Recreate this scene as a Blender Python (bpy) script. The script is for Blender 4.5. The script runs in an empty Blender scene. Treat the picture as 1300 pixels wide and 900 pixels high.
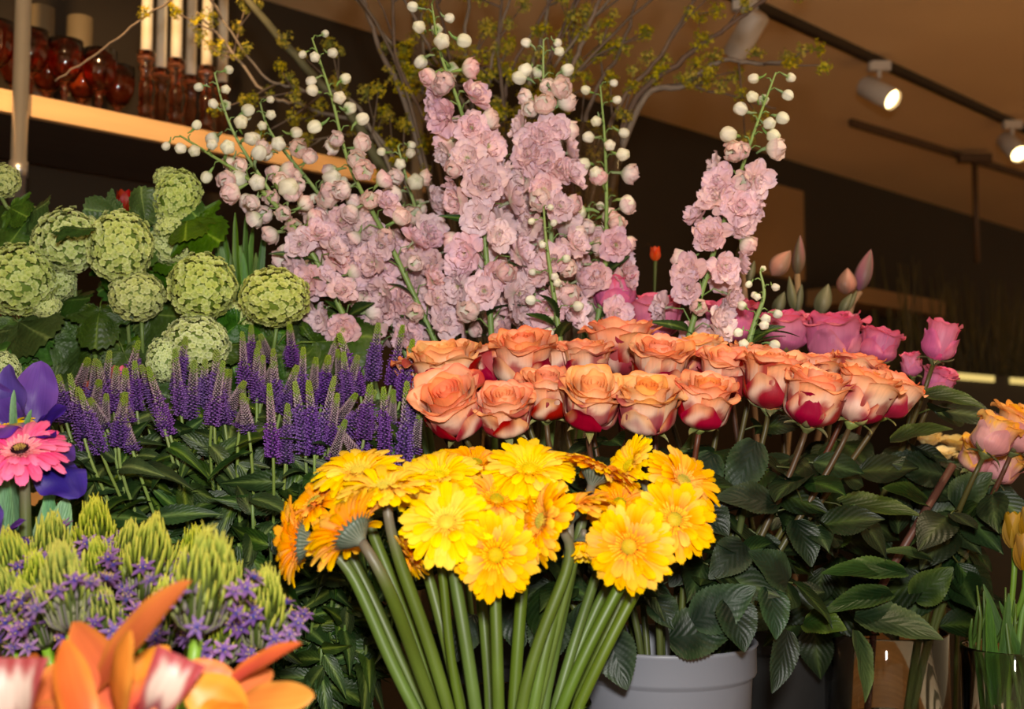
import bpy, math, random
from mathutils import Vector, Matrix, noise
R = random.Random(7)
scene = bpy.context.scene
COL = scene.collection
PI = math.pi

# ------------------------------------------------------------------ camera
F, CX, CY = 1500.0, 650.0, 450.0
CAMZ, PITCH = 1.35, math.radians(4.0)
cam_d = bpy.data.cameras.new('camera'); cam = bpy.data.objects.new('camera', cam_d); COL.objects.link(cam)
cam.location = (0, 0, CAMZ); cam.rotation_euler = (PI/2 + PITCH, 0, 0)
cam_d.sensor_width = 36; cam_d.lens = 36*F/1300; cam_d.clip_start = .02
cam_d.dof.use_dof = True; cam_d.dof.focus_distance = 1.36; cam_d.dof.aperture_fstop = 5.2
scene.camera = cam

# ------------------------------------------------------------------ world, flash, shop lamps
w = bpy.data.worlds.new('world'); scene.world = w; w.use_nodes = True
bg = w.node_tree.nodes['Background']; bg.inputs[0].default_value = (1.0, .70, .38, 1); bg.inputs[1].default_value = .60
def light(name, kind, loc, aim, power, color, **kw):
    d = bpy.data.lights.new(name, kind); d.energy = power; d.color = color
    for k, v in kw.items(): setattr(d, k, v)
    o = bpy.data.objects.new(name, d); COL.objects.link(o); o.location = loc
    o.rotation_euler = (Vector(aim) - Vector(loc)).to_track_quat('-Z', 'Y').to_euler()
    return o
light('camera_flash', 'AREA', (.03, -.06, CAMZ+.14), (.0, 1.5, CAMZ-.0), 24.5, (1, .96, .90), size=.07)
light('shelf_spot_lamp', 'SPOT', (-.72, 1.35, 2.54), (-.86, 2.36, 2.0), 95, (1, .64, .30), spot_size=math.radians(62), spot_blend=.6, shadow_soft_size=.03)
vs = scene.view_settings
vs.view_transform = 'Standard'; vs.look = 'None'; vs.gamma = 1; vs.use_curve_mapping = False; vs.exposure = 0.0

# ------------------------------------------------------------------ helpers
def s(r, g, b):
    f = lambda c: (c/255/12.92 if c/255 <= .04045 else ((c/255+.055)/1.055)**2.4)
    return (f(r), f(g), f(b))
def mix(a, b, t):
    t = max(0, min(1, t)); return tuple(a[i]*(1-t)+b[i]*t for i in range(3))
def ss(a, b, x):
    t = max(0, min(1, (x-a)/(b-a))); return t*t*(3-2*t)
FW = Vector((0, math.cos(PITCH), math.sin(PITCH))); UP = Vector((0, -math.sin(PITCH), math.cos(PITCH)))
C0 = Vector((0, 0, CAMZ))
def ray(px, py): return Vector((1, 0, 0))*((px-CX)/F) + UP*((CY-py)/F) + FW
def P(px, py, Y): d = ray(px, py); return C0 + d*(Y/d.y)
def on_z(px, py, z): d = ray(px, py); return C0 + d*((z-CAMZ)/d.z)
UU = Vector((1, 1, 0)).normalized(); WW = Vector((-1, 1, 0)).normalized()
def on_off(px, py, off): d = ray(px, py); return C0 + d*(off/d.dot(WW))
def rot_to(n, spin=0): return Vector(n).to_track_quat('Z', 'Y').to_matrix().to_4x4() @ Matrix.Rotation(spin, 4, 'Z')
def T(v): return Matrix.Translation(v)
def frame(loc, d, n, sc=1.0):
    d = Vector(d).normalized(); x = d.cross(Vector(n))
    if x.length < 1e-4: x = d.cross(Vector((.3, .5, .8)))
    x.normalize(); n2 = x.cross(d)
    m = Matrix((x, d, n2)).transposed().to_4x4()
    return T(loc) @ m @ Matrix.Scale(sc, 4)
def face(nx, nu, nt): return Vector((nx, -nt, nu)).normalized()      # right, up, toward camera

class MB:
    def __init__(self): self.v = []; self.f = []; self.c = []; self.uv = []; self.m = []
    def vert(self, p, c, uv=(0, 0)):
        self.v.append(tuple(p)); self.c.append(c); self.uv.append(uv); return len(self.v)-1
    def grid(self, fn, nu, nv, col, M=None, mat=0, wrap=False):
        b = len(self.v); n = nu if wrap else nu+1
        for j in range(nv+1):
            for i in range(n):
                u = i/nu; v = j/nv; p = Vector(fn(u, v))
                if M: p = M @ p
                self.vert(p, col(u, v) if callable(col) else col, (u, v))
        for j in range(nv):
            for i in range(nu):
                i2 = (i+1) % n
                self.f.append((b+j*n+i, b+j*n+i2, b+(j+1)*n+i2, b+(j+1)*n+i)); self.m.append(mat)
    def tube(self, pts, rad, sides, col, mat=0, cap=True):
        pts = [Vector(p) for p in pts]; n = len(pts); b = len(self.v); a = None
        for k in range(n):
            d = (pts[min(k+1, n-1)] - pts[max(k-1, 0)]).normalized()
            if a is None: a = d.orthogonal().normalized()
            else:
                a = a - d*a.dot(d); a = a.normalized() if a.length > 1e-6 else d.orthogonal().normalized()
            c = d.cross(a); r = rad[k] if isinstance(rad, (list, tuple)) else rad
            cc = col(k/(n-1)) if callable(col) else col
            for i in range(sides):
                t = 2*PI*i/sides
                self.vert(pts[k] + (a*math.cos(t)+c*math.sin(t))*r, cc, (i/sides, k/(n-1)))
        for k in range(n-1):
            for i in range(sides):
                i2 = (i+1) % sides
                self.f.append((b+k*sides+i, b+k*sides+i2, b+(k+1)*sides+i2, b+(k+1)*sides+i)); self.m.append(mat)
        if cap:
            self.f.append(tuple(b+i for i in range(sides))[::-1]); self.m.append(mat)
            self.f.append(tuple(b+(n-1)*sides+i for i in range(sides))); self.m.append(mat)
    def lathe(self, prof, n, col, M=None, mat=0):
        m = len(prof)-1
        def fn(u, v):
            k = min(int(v*m+1e-6), m); r, z = prof[k]; return (r*math.cos(2*PI*u), r*math.sin(2*PI*u), z)
        self.grid(fn, n, m, col, M, mat, wrap=True)
    def bead(self, p, rx, ry, rz, col, M=None, n=5, m=3):
        def fn(u, v):
            t = PI*v; return (rx*math.sin(t)*math.cos(2*PI*u), ry*math.sin(t)*math.sin(2*PI*u), -rz*math.cos(t))
        mm = T(p) if M is None else T(p) @ M
        self.grid(fn, n, m, col, mm, wrap=True)
    def octa(self, p, r, h, d, col):
        d = Vector(d).normalized(); a = d.orthogonal().normalized(); c = d.cross(a); p = Vector(p); b = len(self.v)
        self.vert(p-d*h, col); self.vert(p+d*h, col)
        for q in (a, c, -a, -c): self.vert(p+q*r, col)
        for i in range(4):
            j = (i+1) % 4
            self.f.append((b, b+2+j, b+2+i)); self.f.append((b+1, b+2+i, b+2+j)); self.m += [0, 0]
    def box(self, c, h, col=(1, 1, 1), M=None, mat=0):
        b = len(self.v); c = Vector(c)
        for x in (-1, 1):
            for y in (-1, 1):
                for z in (-1, 1):
                    p = c + Vector((x*h[0], y*h[1], z*h[2]))
                    self.vert(M @ p if M else p, col)
        for q in ((0, 1, 3, 2), (4, 6, 7, 5), (0, 4, 5, 1), (2, 3, 7, 6), (0, 2, 6, 4), (1, 5, 7, 3)):
            self.f.append(tuple(b+i for i in q)); self.m.append(mat)
    def mesh(self, name, mats, smooth=True):
        me = bpy.data.meshes.new(name); me.from_pydata(self.v, [], self.f); me.update()
        ca = me.color_attributes.new('Col', 'FLOAT_COLOR', 'POINT')
        flat = []
        for c in self.c: flat += [c[0], c[1], c[2], 1.0]
        ca.data.foreach_set('color', flat)
        ul = me.uv_layers.new(name='UVMap'); idx = [0]*len(me.loops); me.loops.foreach_get('vertex_index', idx)
        fl = []
        for i in idx: fl += self.uv[i]
        ul.data.foreach_set('uv', fl)
        me.polygons.foreach_set('material_index', self.m)
        if smooth: me.polygons.foreach_set('use_smooth', [True]*len(me.polygons))
        for m in (mats if isinstance(mats, (list, tuple)) else [mats]): me.materials.append(m)
        return me

WM = {}
def thing(name, loc, label, cat, group=None, kind=None):
    o = bpy.data.objects.new(name, None); o.empty_display_size = .02; COL.objects.link(o); o.location = loc
    o['label'] = label; o['category'] = cat
    if group: o['group'] = group
    if kind: o['kind'] = kind
    WM[o] = T(loc); return o
def part(name, me, parent, M=None, kind=None, label=None):
    o = bpy.data.objects.new(name, me); COL.objects.link(o); o.parent = parent
    M = M if M is not None else Matrix.Identity(4)
    o.matrix_basis = WM[parent].inverted() @ M; WM[o] = M.copy()
    if kind: o['kind'] = kind
    if label: o['label'] = label
    return o
def single(name, me, label, cat, group=None, M=None):
    o = bpy.data.objects.new(name, me); COL.objects.link(o)
    if M is not None: o.matrix_basis = M
    WM[o] = o.matrix_basis.copy(); o['label'] = label; o['category'] = cat
    if group: o['group'] = group
    return o
def struct(name, me, M=None):
    o = bpy.data.objects.new(name, me); COL.objects.link(o); o['kind'] = 'structure'
    if M is not None: o.matrix_basis = M
    WM[o] = o.matrix_basis.copy(); return o
def bez(a, b, c, d, n=8):
    out = []
    for i in range(n+1):
        t = i/n; out.append(a*(1-t)**3 + b*3*t*(1-t)**2 + c*3*t*t*(1-t) + d*t**3)
    return out
ORD = ['first', 'second', 'third', 'fourth', 'fifth', 'sixth', 'seventh', 'eighth', 'ninth', 'tenth', 'eleventh', 'twelfth', 'thirteenth', 'fourteenth', 'fifteenth', 'sixteenth']

# ------------------------------------------------------------------ materials
def new_mat(name):
    m = bpy.data.materials.new(name); m.use_nodes = True; nt = m.node_tree; nt.nodes.clear()
    out = nt.nodes.new('ShaderNodeOutputMaterial'); return m, nt, out
def N(nt, t, **kw):
    n = nt.nodes.new(t)
    for k, v in kw.items(): setattr(n, k, v)
    return n
def plant_mat(name, rough=.5, transl=.25, spec=.3, hue=.012, val=.12, sat=.08, streak=.12, streak_sc=(30, 1.5), bump=.15, coat=0):
    m, nt, out = new_mat(name); L = nt.links.new
    at = N(nt, 'ShaderNodeAttribute', attribute_name='Col'); oi = N(nt, 'ShaderNodeObjectInfo')
    hsv = N(nt, 'ShaderNodeHueSaturation')
    def rng(mul, add):
        wn = N(nt, 'ShaderNodeMath', operation='MULTIPLY_ADD'); return wn
    wn = N(nt, 'ShaderNodeTexWhiteNoise', noise_dimensions='1D'); L(oi.outputs['Random'], wn.inputs['W'])
    sep = N(nt, 'ShaderNodeSeparateColor'); L(wn.outputs['Color'], sep.inputs[0])
    for i, (amp, mid, sock) in enumerate(((hue, .5, 'Hue'), (sat, 1, 'Saturation'), (val, 1, 'Value'))):
        ma = N(nt, 'ShaderNodeMath', operation='MULTIPLY_ADD'); L(sep.outputs[i], ma.inputs[0])
        ma.inputs[1].default_value = 2*amp; ma.inputs[2].default_value = mid-amp; L(ma.outputs[0], hsv.inputs[sock])
    L(at.outputs['Color'], hsv.inputs['Color'])
    uv = N(nt, 'ShaderNodeUVMap'); mp = N(nt, 'ShaderNodeMapping'); mp.inputs['Scale'].default_value = (streak_sc[0], streak_sc[1], 1)
    L(uv.outputs[0], mp.inputs[0]); ns = N(nt, 'ShaderNodeTexNoise'); ns.inputs['Scale'].default_value = 1; ns.inputs['Detail'].default_value = 3
    L(mp.outputs[0], ns.inputs['Vector'])
    mr = N(nt, 'ShaderNodeMapRange'); mr.inputs['From Min'].default_value = .3; mr.inputs['From Max'].default_value = .7
    mr.inputs['To Min'].default_value = 1-streak; mr.inputs['To Max'].default_value = 1+streak; L(ns.outputs[0], mr.inputs[0])
    mul = N(nt, 'ShaderNodeVectorMath', operation='SCALE'); L(hsv.outputs[0], mul.inputs[0]); L(mr.outputs[0], mul.inputs['Scale'])
    bs = N(nt, 'ShaderNodeBsdfPrincipled'); L(mul.outputs[0], bs.inputs['Base Color'])
    bs.inputs['Roughness'].default_value = rough; bs.inputs['Specular IOR Level'].default_value = spec
    if coat: bs.inputs['Coat Weight'].default_value = coat; bs.inputs['Coat Roughness'].default_value = .25
    bp = N(nt, 'ShaderNodeBump'); bp.inputs['Strength'].default_value = bump; bp.inputs['Distance'].default_value = .001
    L(ns.outputs[0], bp.inputs['Height']); L(bp.outputs[0], bs.inputs['Normal'])
    if transl > 0:
        tr = N(nt, 'ShaderNodeBsdfTranslucent'); L(mul.outputs[0], tr.inputs[0])
        mx = N(nt, 'ShaderNodeMixShader'); mx.inputs[0].default_value = transl
        L(bs.outputs[0], mx.inputs[1]); L(tr.outputs[0], mx.inputs[2]); L(mx.outputs[0], out.inputs[0])
    else: L(bs.outputs[0], out.inputs[0])
    return m
def solid(name, col, rough=.5, metal=0, var=.0, scale=8, spec=.5, stretch=(1, 1, 1)):
    m, nt, out = new_mat(name); L = nt.links.new
    bs = N(nt, 'ShaderNodeBsdfPrincipled'); bs.inputs['Roughness'].default_value = rough; bs.inputs['Metallic'].default_value = metal
    bs.inputs['Specular IOR Level'].default_value = spec
    tc = N(nt, 'ShaderNodeTexCoord'); mp = N(nt, 'ShaderNodeMapping'); mp.inputs['Scale'].default_value = stretch; L(tc.outputs['Object'], mp.inputs[0])
    ns = N(nt, 'ShaderNodeTexNoise'); ns.inputs['Scale'].default_value = scale; ns.inputs['Detail'].default_value = 4; L(mp.outputs[0], ns.inputs['Vector'])
    cr = N(nt, 'ShaderNodeValToRGB'); e = cr.color_ramp.elements
    e[0].position = .3; e[1].position = .7
    e[0].color = tuple(c*(1-var) for c in col)+(1,); e[1].color = tuple(min(1, c*(1+var)) for c in col)+(1,)
    L(ns.outputs[0], cr.inputs[0]); L(cr.outputs[0], bs.inputs['Base Color']); L(bs.outputs[0], out.inputs[0])
    return m
def glass(name, col, rough=.02, ior=1.45):
    m, nt, out = new_mat(name)
    bs = N(nt, 'ShaderNodeBsdfPrincipled'); bs.inputs['Base Color'].default_value = col+(1,); bs.inputs['Roughness'].default_value = rough
    bs.inputs['Transmission Weight'].default_value = 1; bs.inputs['IOR'].default_value = ior
    nt.links.new(bs.outputs[0], out.inputs[0]); return m
def emit(name, col, st):
    m, nt, out = new_mat(name); e = N(nt, 'ShaderNodeEmission'); e.inputs[0].default_value = col+(1,); e.inputs[1].default_value = st
    nt.links.new(e.outputs[0], out.inputs[0]); return m

M_petal = plant_mat('petal', .45, .28, .25, streak=.10)
M_gerb = plant_mat('gerbera_petal', .6, .26, .04, hue=.008, val=.07, streak=.10, streak_sc=(9, .8), bump=.4)
M_rose = plant_mat('rose_petal', .45, .22, .25, hue=.01, val=.08, streak=.07, streak_sc=(14, 2), bump=.2)
M_delph = plant_mat('delphinium_petal', .5, .30, .2, hue=.02, val=.10, sat=.25, streak=.10, streak_sc=(12, 2), bump=.2)
def leaf_mat(name):
    m = plant_mat(name, .46, .10, .32, hue=.022, val=.35, sat=.15, streak=.16, streak_sc=(4, 9), bump=.0)
    nt = m.node_tree; L = nt.links.new
    bs = next(n for n in nt.nodes if n.type == 'BSDF_PRINCIPLED'); tr = next(n for n in nt.nodes if n.type == 'BSDF_TRANSLUCENT')
    uv = N(nt, 'ShaderNodeUVMap'); sp = N(nt, 'ShaderNodeSeparateXYZ'); L(uv.outputs[0], sp.inputs[0])
    def mt(op, a, b=None):
        n = N(nt, 'ShaderNodeMath', operation=op)
        for i, q in enumerate((a, b)):
            if q is None: continue
            if isinstance(q, (int, float)): n.inputs[i].default_value = q
            else: L(q, n.inputs[i])
        return n.outputs[0]
    au = mt('ABSOLUTE', mt('SUBTRACT', sp.outputs[0], .5))
    ph = mt('SUBTRACT', mt('MULTIPLY', sp.outputs[1], 7.0), mt('MULTIPLY', au, 6.0))
    sn = mt('ABSOLUTE', mt('SINE', mt('MULTIPLY', ph, PI)))
    mr = N(nt, 'ShaderNodeMapRange'); L(sn, mr.inputs[0]); mr.inputs['From Max'].default_value = .35
    mid = N(nt, 'ShaderNodeMapRange'); L(au, mid.inputs[0]); mid.inputs['From Max'].default_value = .04
    h = mt('MINIMUM', mr.outputs[0], mid.outputs[0])
    k = N(nt, 'ShaderNodeMapRange'); L(h, k.inputs[0]); k.inputs['To Min'].default_value = 1.22; k.inputs['To Max'].default_value = 1.0
    src = bs.inputs['Base Color'].links[0].from_socket
    sc = N(nt, 'ShaderNodeVectorMath', operation='SCALE'); L(src, sc.inputs[0]); L(k.outputs[0], sc.inputs['Scale'])
    L(sc.outputs[0], bs.inputs['Base Color']); L(sc.outputs[0], tr.inputs[0])
    bp = next(n for n in nt.nodes if n.type == 'BUMP'); L(mt('SINE', mt('MULTIPLY', ph, 2*PI)), bp.inputs['Height']); bp.inputs['Strength'].default_value = .2; bp.inputs['Distance'].default_value = .0012
    return m
M_leaf = leaf_mat('leaf')
M_stem = plant_mat('stem', .45, 0, .4, streak=.10, streak_sc=(5, 4), bump=.1)
M_bark = plant_mat('bark', .75, 0, .3, streak=.3, streak_sc=(4, 25), bump=.6)
M_floret = plant_mat('floret', .55, .2, .2, hue=.01, val=.08, streak=.06, streak_sc=(3, 3), bump=.1)

# ------------------------------------------------------------------ setting
M_ceil = solid('ceiling_plaster', s(232, 198, 148), .9, var=.05, scale=1.2)
M_wall = solid('dark_wall_paint', s(44, 32, 14), .8, var=.12, scale=1.5)
M_floor = solid('floor_boards', s(196, 158, 112), .6, var=.2, scale=3, stretch=(1, 8, 1))
M_tan = solid('tan_board', s(150, 112, 66), .7, var=.1, scale=3)
CEIL = 2.6
def boxmesh(name, h, mat): b = MB(); b.box((0, 0, 0), h); return b.mesh(name, mat, smooth=False)
RZ45 = Matrix.Rotation(PI/4, 4, 'Z')
def uw(a, o, z): return UU*a + WW*o + Vector((0, 0, z))
struct('floor', boxmesh('floor', (9, 9, .05), M_floor), T((2, 3, -.05)))
struct('ceiling', boxmesh('ceiling', (9, 9, .05), M_ceil), T((2, 3, CEIL+.05)))
WALL = 2.84
struct('wall_back', boxmesh('wall_back', (7, .05, CEIL/2), M_wall), T(uw(4, WALL+.05, CEIL/2)) @ RZ45)
# tan panel on the dark wall and a board beneath it
p0 = on_off(940, 345, WALL); p1 = on_off(1012, 345, WALL); ptop = on_off(975, 235, WALL)
a0, a1 = p0.dot(UU), p1.dot(UU)
struct('trim_1', boxmesh('trim_1', ((a1-a0)/2, .02, (ptop.z-p0.z)/2), M_tan), T(uw((a0+a1)/2, WALL-.02, (ptop.z+p0.z)/2)) @ RZ45)
p0 = on_off(1085, 383, WALL-.25); p1 = on_off(1200, 402, WALL-.25); pt = on_off(1085, 362, WALL-.25)
struct('trim_2', boxmesh('trim_2', ((p1-p0).dot(UU)/2, .12, (pt.z-p0.z)/2), M_tan), T(uw((p0.dot(UU)+p1.dot(UU))/2, WALL-.13, (pt.z+p0.z)/2)) @ RZ45)

# display table
TZ = .72
M_table = solid('table_wood', s(88, 60, 36), .55, var=.2, scale=4, stretch=(1, 6, 1))
tb = thing('display_table', (0, 1.5, 0), 'long brown wooden display table under the flower buckets', 'table')
part('table_top', boxmesh('table_top', (1.2, .78, .02), M_table), tb, T((.25, 1.42, TZ-.02)))
lm = boxmesh('leg', (.03, .03, (TZ-.04)/2), M_table)
for x in (-.88, 1.38):
    for y in (.72, 2.12): part('leg', lm, tb, T((x, y, (TZ-.04)/2)))

# ------------------------------------------------------------------ containers
M_grey = solid('grey_plastic', s(118, 121, 130), .45, var=.03, scale=6)
M_black = solid('black_plastic', s(30, 30, 30), .5, var=.05)
M_glass = glass('clear_glass', (.95, .97, .96)); M_water = glass('water', (.9, .95, .92), 0, 1.33)
def bucket(name, x, y, z0, h, r0, r1, mat, label, band=True, handle=True):
    b = MB(); H = h; rr = lambda z: r0+(r1-r0)*z/H
    pr = [(0, 0), (r0*.97, 0), (r0, .004)]
    zb = H-.036
    pr += [(rr(zb-.004), zb-.004)]
    if band: pr += [(rr(zb)+.0005, zb-.002), (rr(zb)+.004, zb+.001), (rr(zb)+.005, zb+.004)]
    pr += [(rr(H)+.003, H-.004), (rr(H)+.005, H-.001), (rr(H)+.003, H+.001), (rr(H)-.001, H), (rr(H)-.003, H-.005), (r0-.004, .006), (0, .006)]
    b.lathe(pr, 48, (1, 1, 1))
    t = thing(name, (x, y, z0), label, 'bucket')
    part('bucket_body', b.mesh(name, mat), t, T((x, y, z0)))
    if handle:
        hb = MB(); pts = []
        for i in range(13):
            a = PI*i/12; pts.append((math.cos(a)*(r1+.009), -.02-math.sin(a)*(r1*.25)-.0, H-.02-math.sin(a)*.11))
        hb.tube(pts, .0022, 6, (1, 1, 1)); part('bucket_handle', hb.mesh('bucket_handle', mat), t, T((x, y, z0)) @ Matrix.Rotation(2.6, 4, 'Z'))
    return t
def glass_vase(name, x, y, z0, h, r0, r1, label, water=.55, n=40, cat='vase'):
    t = thing(name, (x, y, z0), label, cat)
    b = MB(); b.lathe([(0, 0), (r0*.96, 0), (r0, .004), (r0+(r1-r0)*.5, h*.5), (r1, h-.002), (r1-.001, h), (r1-.003, h), (r1-.004, h-.002), (r0+(r1-r0)*.5-.004, h*.5), (r0-.004, .012), (0, .012)], n, (1, 1, 1))
    part('vase_glass', b.mesh('vase_glass', M_glass), t, T((x, y, z0)))
    if water:
        b = MB(); q = r0+(r1-r0)*water-.0045; b.lathe([(0, .0125), (r0-.005, .0125), (q, h*water), (0, h*water)], n, (1, 1, 1))
        part('water', b.mesh('water', M_water), t, T((x, y, z0)))
    return t

# ------------------------------------------------------------------ leaf meshes
def leaf_mesh(name, L, W, cols, serr=14, amp=.06, droop=.12, fold=.25, peak=.42, mat=None, seed=0, twist=.0, nv=12, tip=1.3):
    b = MB(); rr = random.Random(seed); ph = rr.random()*6
    dark, mid, rib = cols
    def prof(v):
        if v < .0: return .02
        x = v**(math.log(.5)/math.log(peak)); return max(.0, math.sin(PI*x))**(.85 if v < peak else tip*.7)
    def fn(u, v):
        vv = v; a = (u-.5)*2
        wd = W/2*prof(vv)*(1+amp*(((vv*serr) % 1)-.5)*2) + .0008
        z = -droop*L*vv*vv + fold*abs(a)*wd + .03*L*math.sin(ph+vv*7)*a*a + .02*L*math.sin(ph*2+vv*5)
        x = a*wd
        if twist: x, z = x*math.cos(twist*vv)-z*math.sin(twist*vv)*.2, z+x*math.sin(twist*vv)
        return (x, L*vv, z)
    def col(u, v):
        a = abs(u-.5)*2
        c = mix(mid, dark, .35+.4*noise.noise((u*3, v*5, seed*3.1))+.3*a)
        return mix(rib, c, ss(.0, .22, a))
    b.grid(fn, 6, nv, col)
    return b.mesh(name, mat or M_leaf)
GD = (s(15, 28, 12), s(34, 50, 20), s(58, 74, 34))
rose_leaves = [leaf_mesh('rose_leaf', .068, .043, GD, 20, .07, .10+.10*i, .18, .45, seed=i, nv=40, tip=1.5) for i in range(5)]
GV = (s(20, 38, 14), s(48, 70, 26), s(88, 106, 46))
ver_leaves = [leaf_mesh('veronica_leaf', .050, .0195, GV, 12, .12, .1+.2*i, .35, .38, seed=10+i, twist=.7*(i-2), nv=24) for i in range(5)]
def lobed_leaf(name, L, cols, seed):
    b = MB(); dark, mid, rib = cols
    def fn(u, v):
        th = (u-.5)*2*2.5
        lob = .52+.48*abs(math.cos(th*1.5))**.8 if abs(th) < 1.6 else .5*max(.15, math.cos((abs(th)-1.6)*1.1))
        rr = L*(lob+.045*(((u*26) % 1)*2-1))*v
        return (rr*math.sin(th), L*.08+rr*math.cos(th), .10*rr*math.cos(3*th)-.25*rr*rr/L+.04*L*math.sin(v*6+seed))
    b.grid(fn, 78, 5, lambda u, v: mix(rib, mix(mid, dark, .3+.5*noise.noise((u*4, v*4, seed))), ss(0, .10, abs(math.sin((u-.5)*2*2.5*1.5)))))
    b.tube([(0, L*.08, 0), (0, -L*.12, .004), (0, -L*.35, -.004)], .0012, 5, rib)
    return b.mesh(name, M_leaf)
GB = (s(26, 50, 14), s(58, 88, 26), s(96, 122, 50))
vib_leaves = [lobed_leaf('viburnum_leaf', .075, GB, i) for i in range(4)]

# ------------------------------------------------------------------ gerbera
def ger_petals(tag, base, mid, tip, n=5):
    out = []
    for k in range(n):
        b = MB(); rr = random.Random(k); ph = rr.uniform(0, 6); L = .035*rr.uniform(.92, 1.06); W = .0100*rr.uniform(.9, 1.1); bend = rr.uniform(-.006, .004); sw = rr.uniform(-.003, .003)
        def fn(u, v):
            a = (u-.5)*2; t = ss(0, .65, v)
            wd = W/2*(.38+.62*t)
            if v > .78: wd *= math.sqrt(max(.04, 1-((v-.78)/.24)**2))
            vx = v*L*(1-.05*abs(math.sin(a*PI*1.5))*(v > .9))
            z = .004*math.sin(PI*v*.9) + bend*v*v + .0009*math.cos(a*PI*2)*math.sin(PI*min(1, v*1.1)) - .0012*a*a*(1-v*.4)
            return (vx, a*wd+sw*v*v, z)
        b.grid(fn, 6, 8, lambda u, v: mix(mix(base, mid, ss(.0, .5, v)), tip, ss(.5, 1, v)))
        out.append(b.mesh('gerbera_petal', M_gerb))
    return out
def ger_center(fr_base, fr_tip, disc, disc2, dark=None):
    b = MB(); rr = random.Random(5)
    for ring, (n, r0, L, W, tilt) in enumerate(((34, .0115, .0145, .0036, .30), (30, .0095, .010, .0028, .62), (26, .0075, .0065, .002, .95))):
        for i in range(n):
            ph = 2*PI*(i+rr.uniform(-.3, .3))/n; l = L*rr.uniform(.85, 1.15); tl = tilt+rr.uniform(-.15, .15)
            M = Matrix.Rotation(ph, 4, 'Z') @ T((r0, 0, .002)) @ Matrix.Rotation(-tl, 4, 'Y')
            b.grid(lambda u, v: (v*l, (u-.5)*W*(.6+.4*math.sin(PI*(v*.8+.1))), .0025*v*v*-1+.001*math.cos((u-.5)*PI)), 2, 3, lambda u, v: mix(fr_base, fr_tip, v), M)
    b.bead((0, 0, .0015), .0085, .0085, .0045, disc2, n=14, m=5)
    for i in range(90):
        t = i*2.39996; r = .0085*math.sqrt(i/90); z = .0015+.0045*math.sqrt(max(0, 1-(r/.0088)**2))
        c = mix(disc, disc2, rr.random()*.6)
        if dark and r > .0052: c = dark
        b.octa((r*math.cos(t), r*math.sin(t), z+.0008), .0006, .0016, (math.cos(t)*r*40, math.sin(t)*r*40, 1), c)
    return b.mesh('gerbera_center', M_floret)
def ger_calyx():
    b = MB(); g1 = s(92, 104, 92); g2 = s(140, 140, 122)
    def fn(u, v):
        r = .0046+.0125*ss(0, 1, v)**.8; r *= 1+.05*math.cos(u*2*PI*24)*v
        return (r*math.cos(2*PI*u), r*math.sin(2*PI*u), -.0145+.0145*v)
    b.grid(fn, 96, 6, lambda u, v: mix(mix(g2, g1, v), s(60, 74, 58), .5+.5*math.cos(u*2*PI*24+PI)), wrap=True)
    for i in range(24):
        M = Matrix.Rotation(2*PI*i/24, 4, 'Z') @ T((.0166, 0, -.002)) @ Matrix.Rotation(-.35, 4, 'Y')
        b.grid(lambda u, v: (v*.008, (u-.5)*.0042*(1-v*.9), .0004), 2, 3, mix(g1, s(90, 110, 70), i % 3/3), M)
    return b.mesh('gerbera_calyx', M_stem)
YB, YM, YT = s(250, 176, 0), s(252, 198, 0), s(252, 212, 2)
OB, OM, OT = s(242, 120, 0), s(250, 166, 0), s(252, 200, 2)
PB, PM, PT = s(246, 120, 150), s(250, 96, 150), s(255, 122, 170)
GP = {'lemon': ger_petals('l', YB, YM, YT), 'orange': ger_petals('o', OB, OM, OT), 'pink': ger_petals('p', PB, PM, PT)}
GC = {'lemon': ger_center(YB, s(250, 208, 8), s(228, 210, 50), s(232, 200, 24)), 'orange': ger_center(OB, s(250, 190, 6), s(176, 176, 54), s(224, 184, 24)),
      'pink': ger_center(s(250, 130, 140), s(255, 170, 180), s(235, 190, 100), s(50, 16, 26), s(40, 10, 20))}
GCAL = ger_calyx()
GSTEM1, GSTEM2, GSTEM3 = s(108, 100, 84), s(74, 92, 26), s(92, 116, 44)
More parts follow.
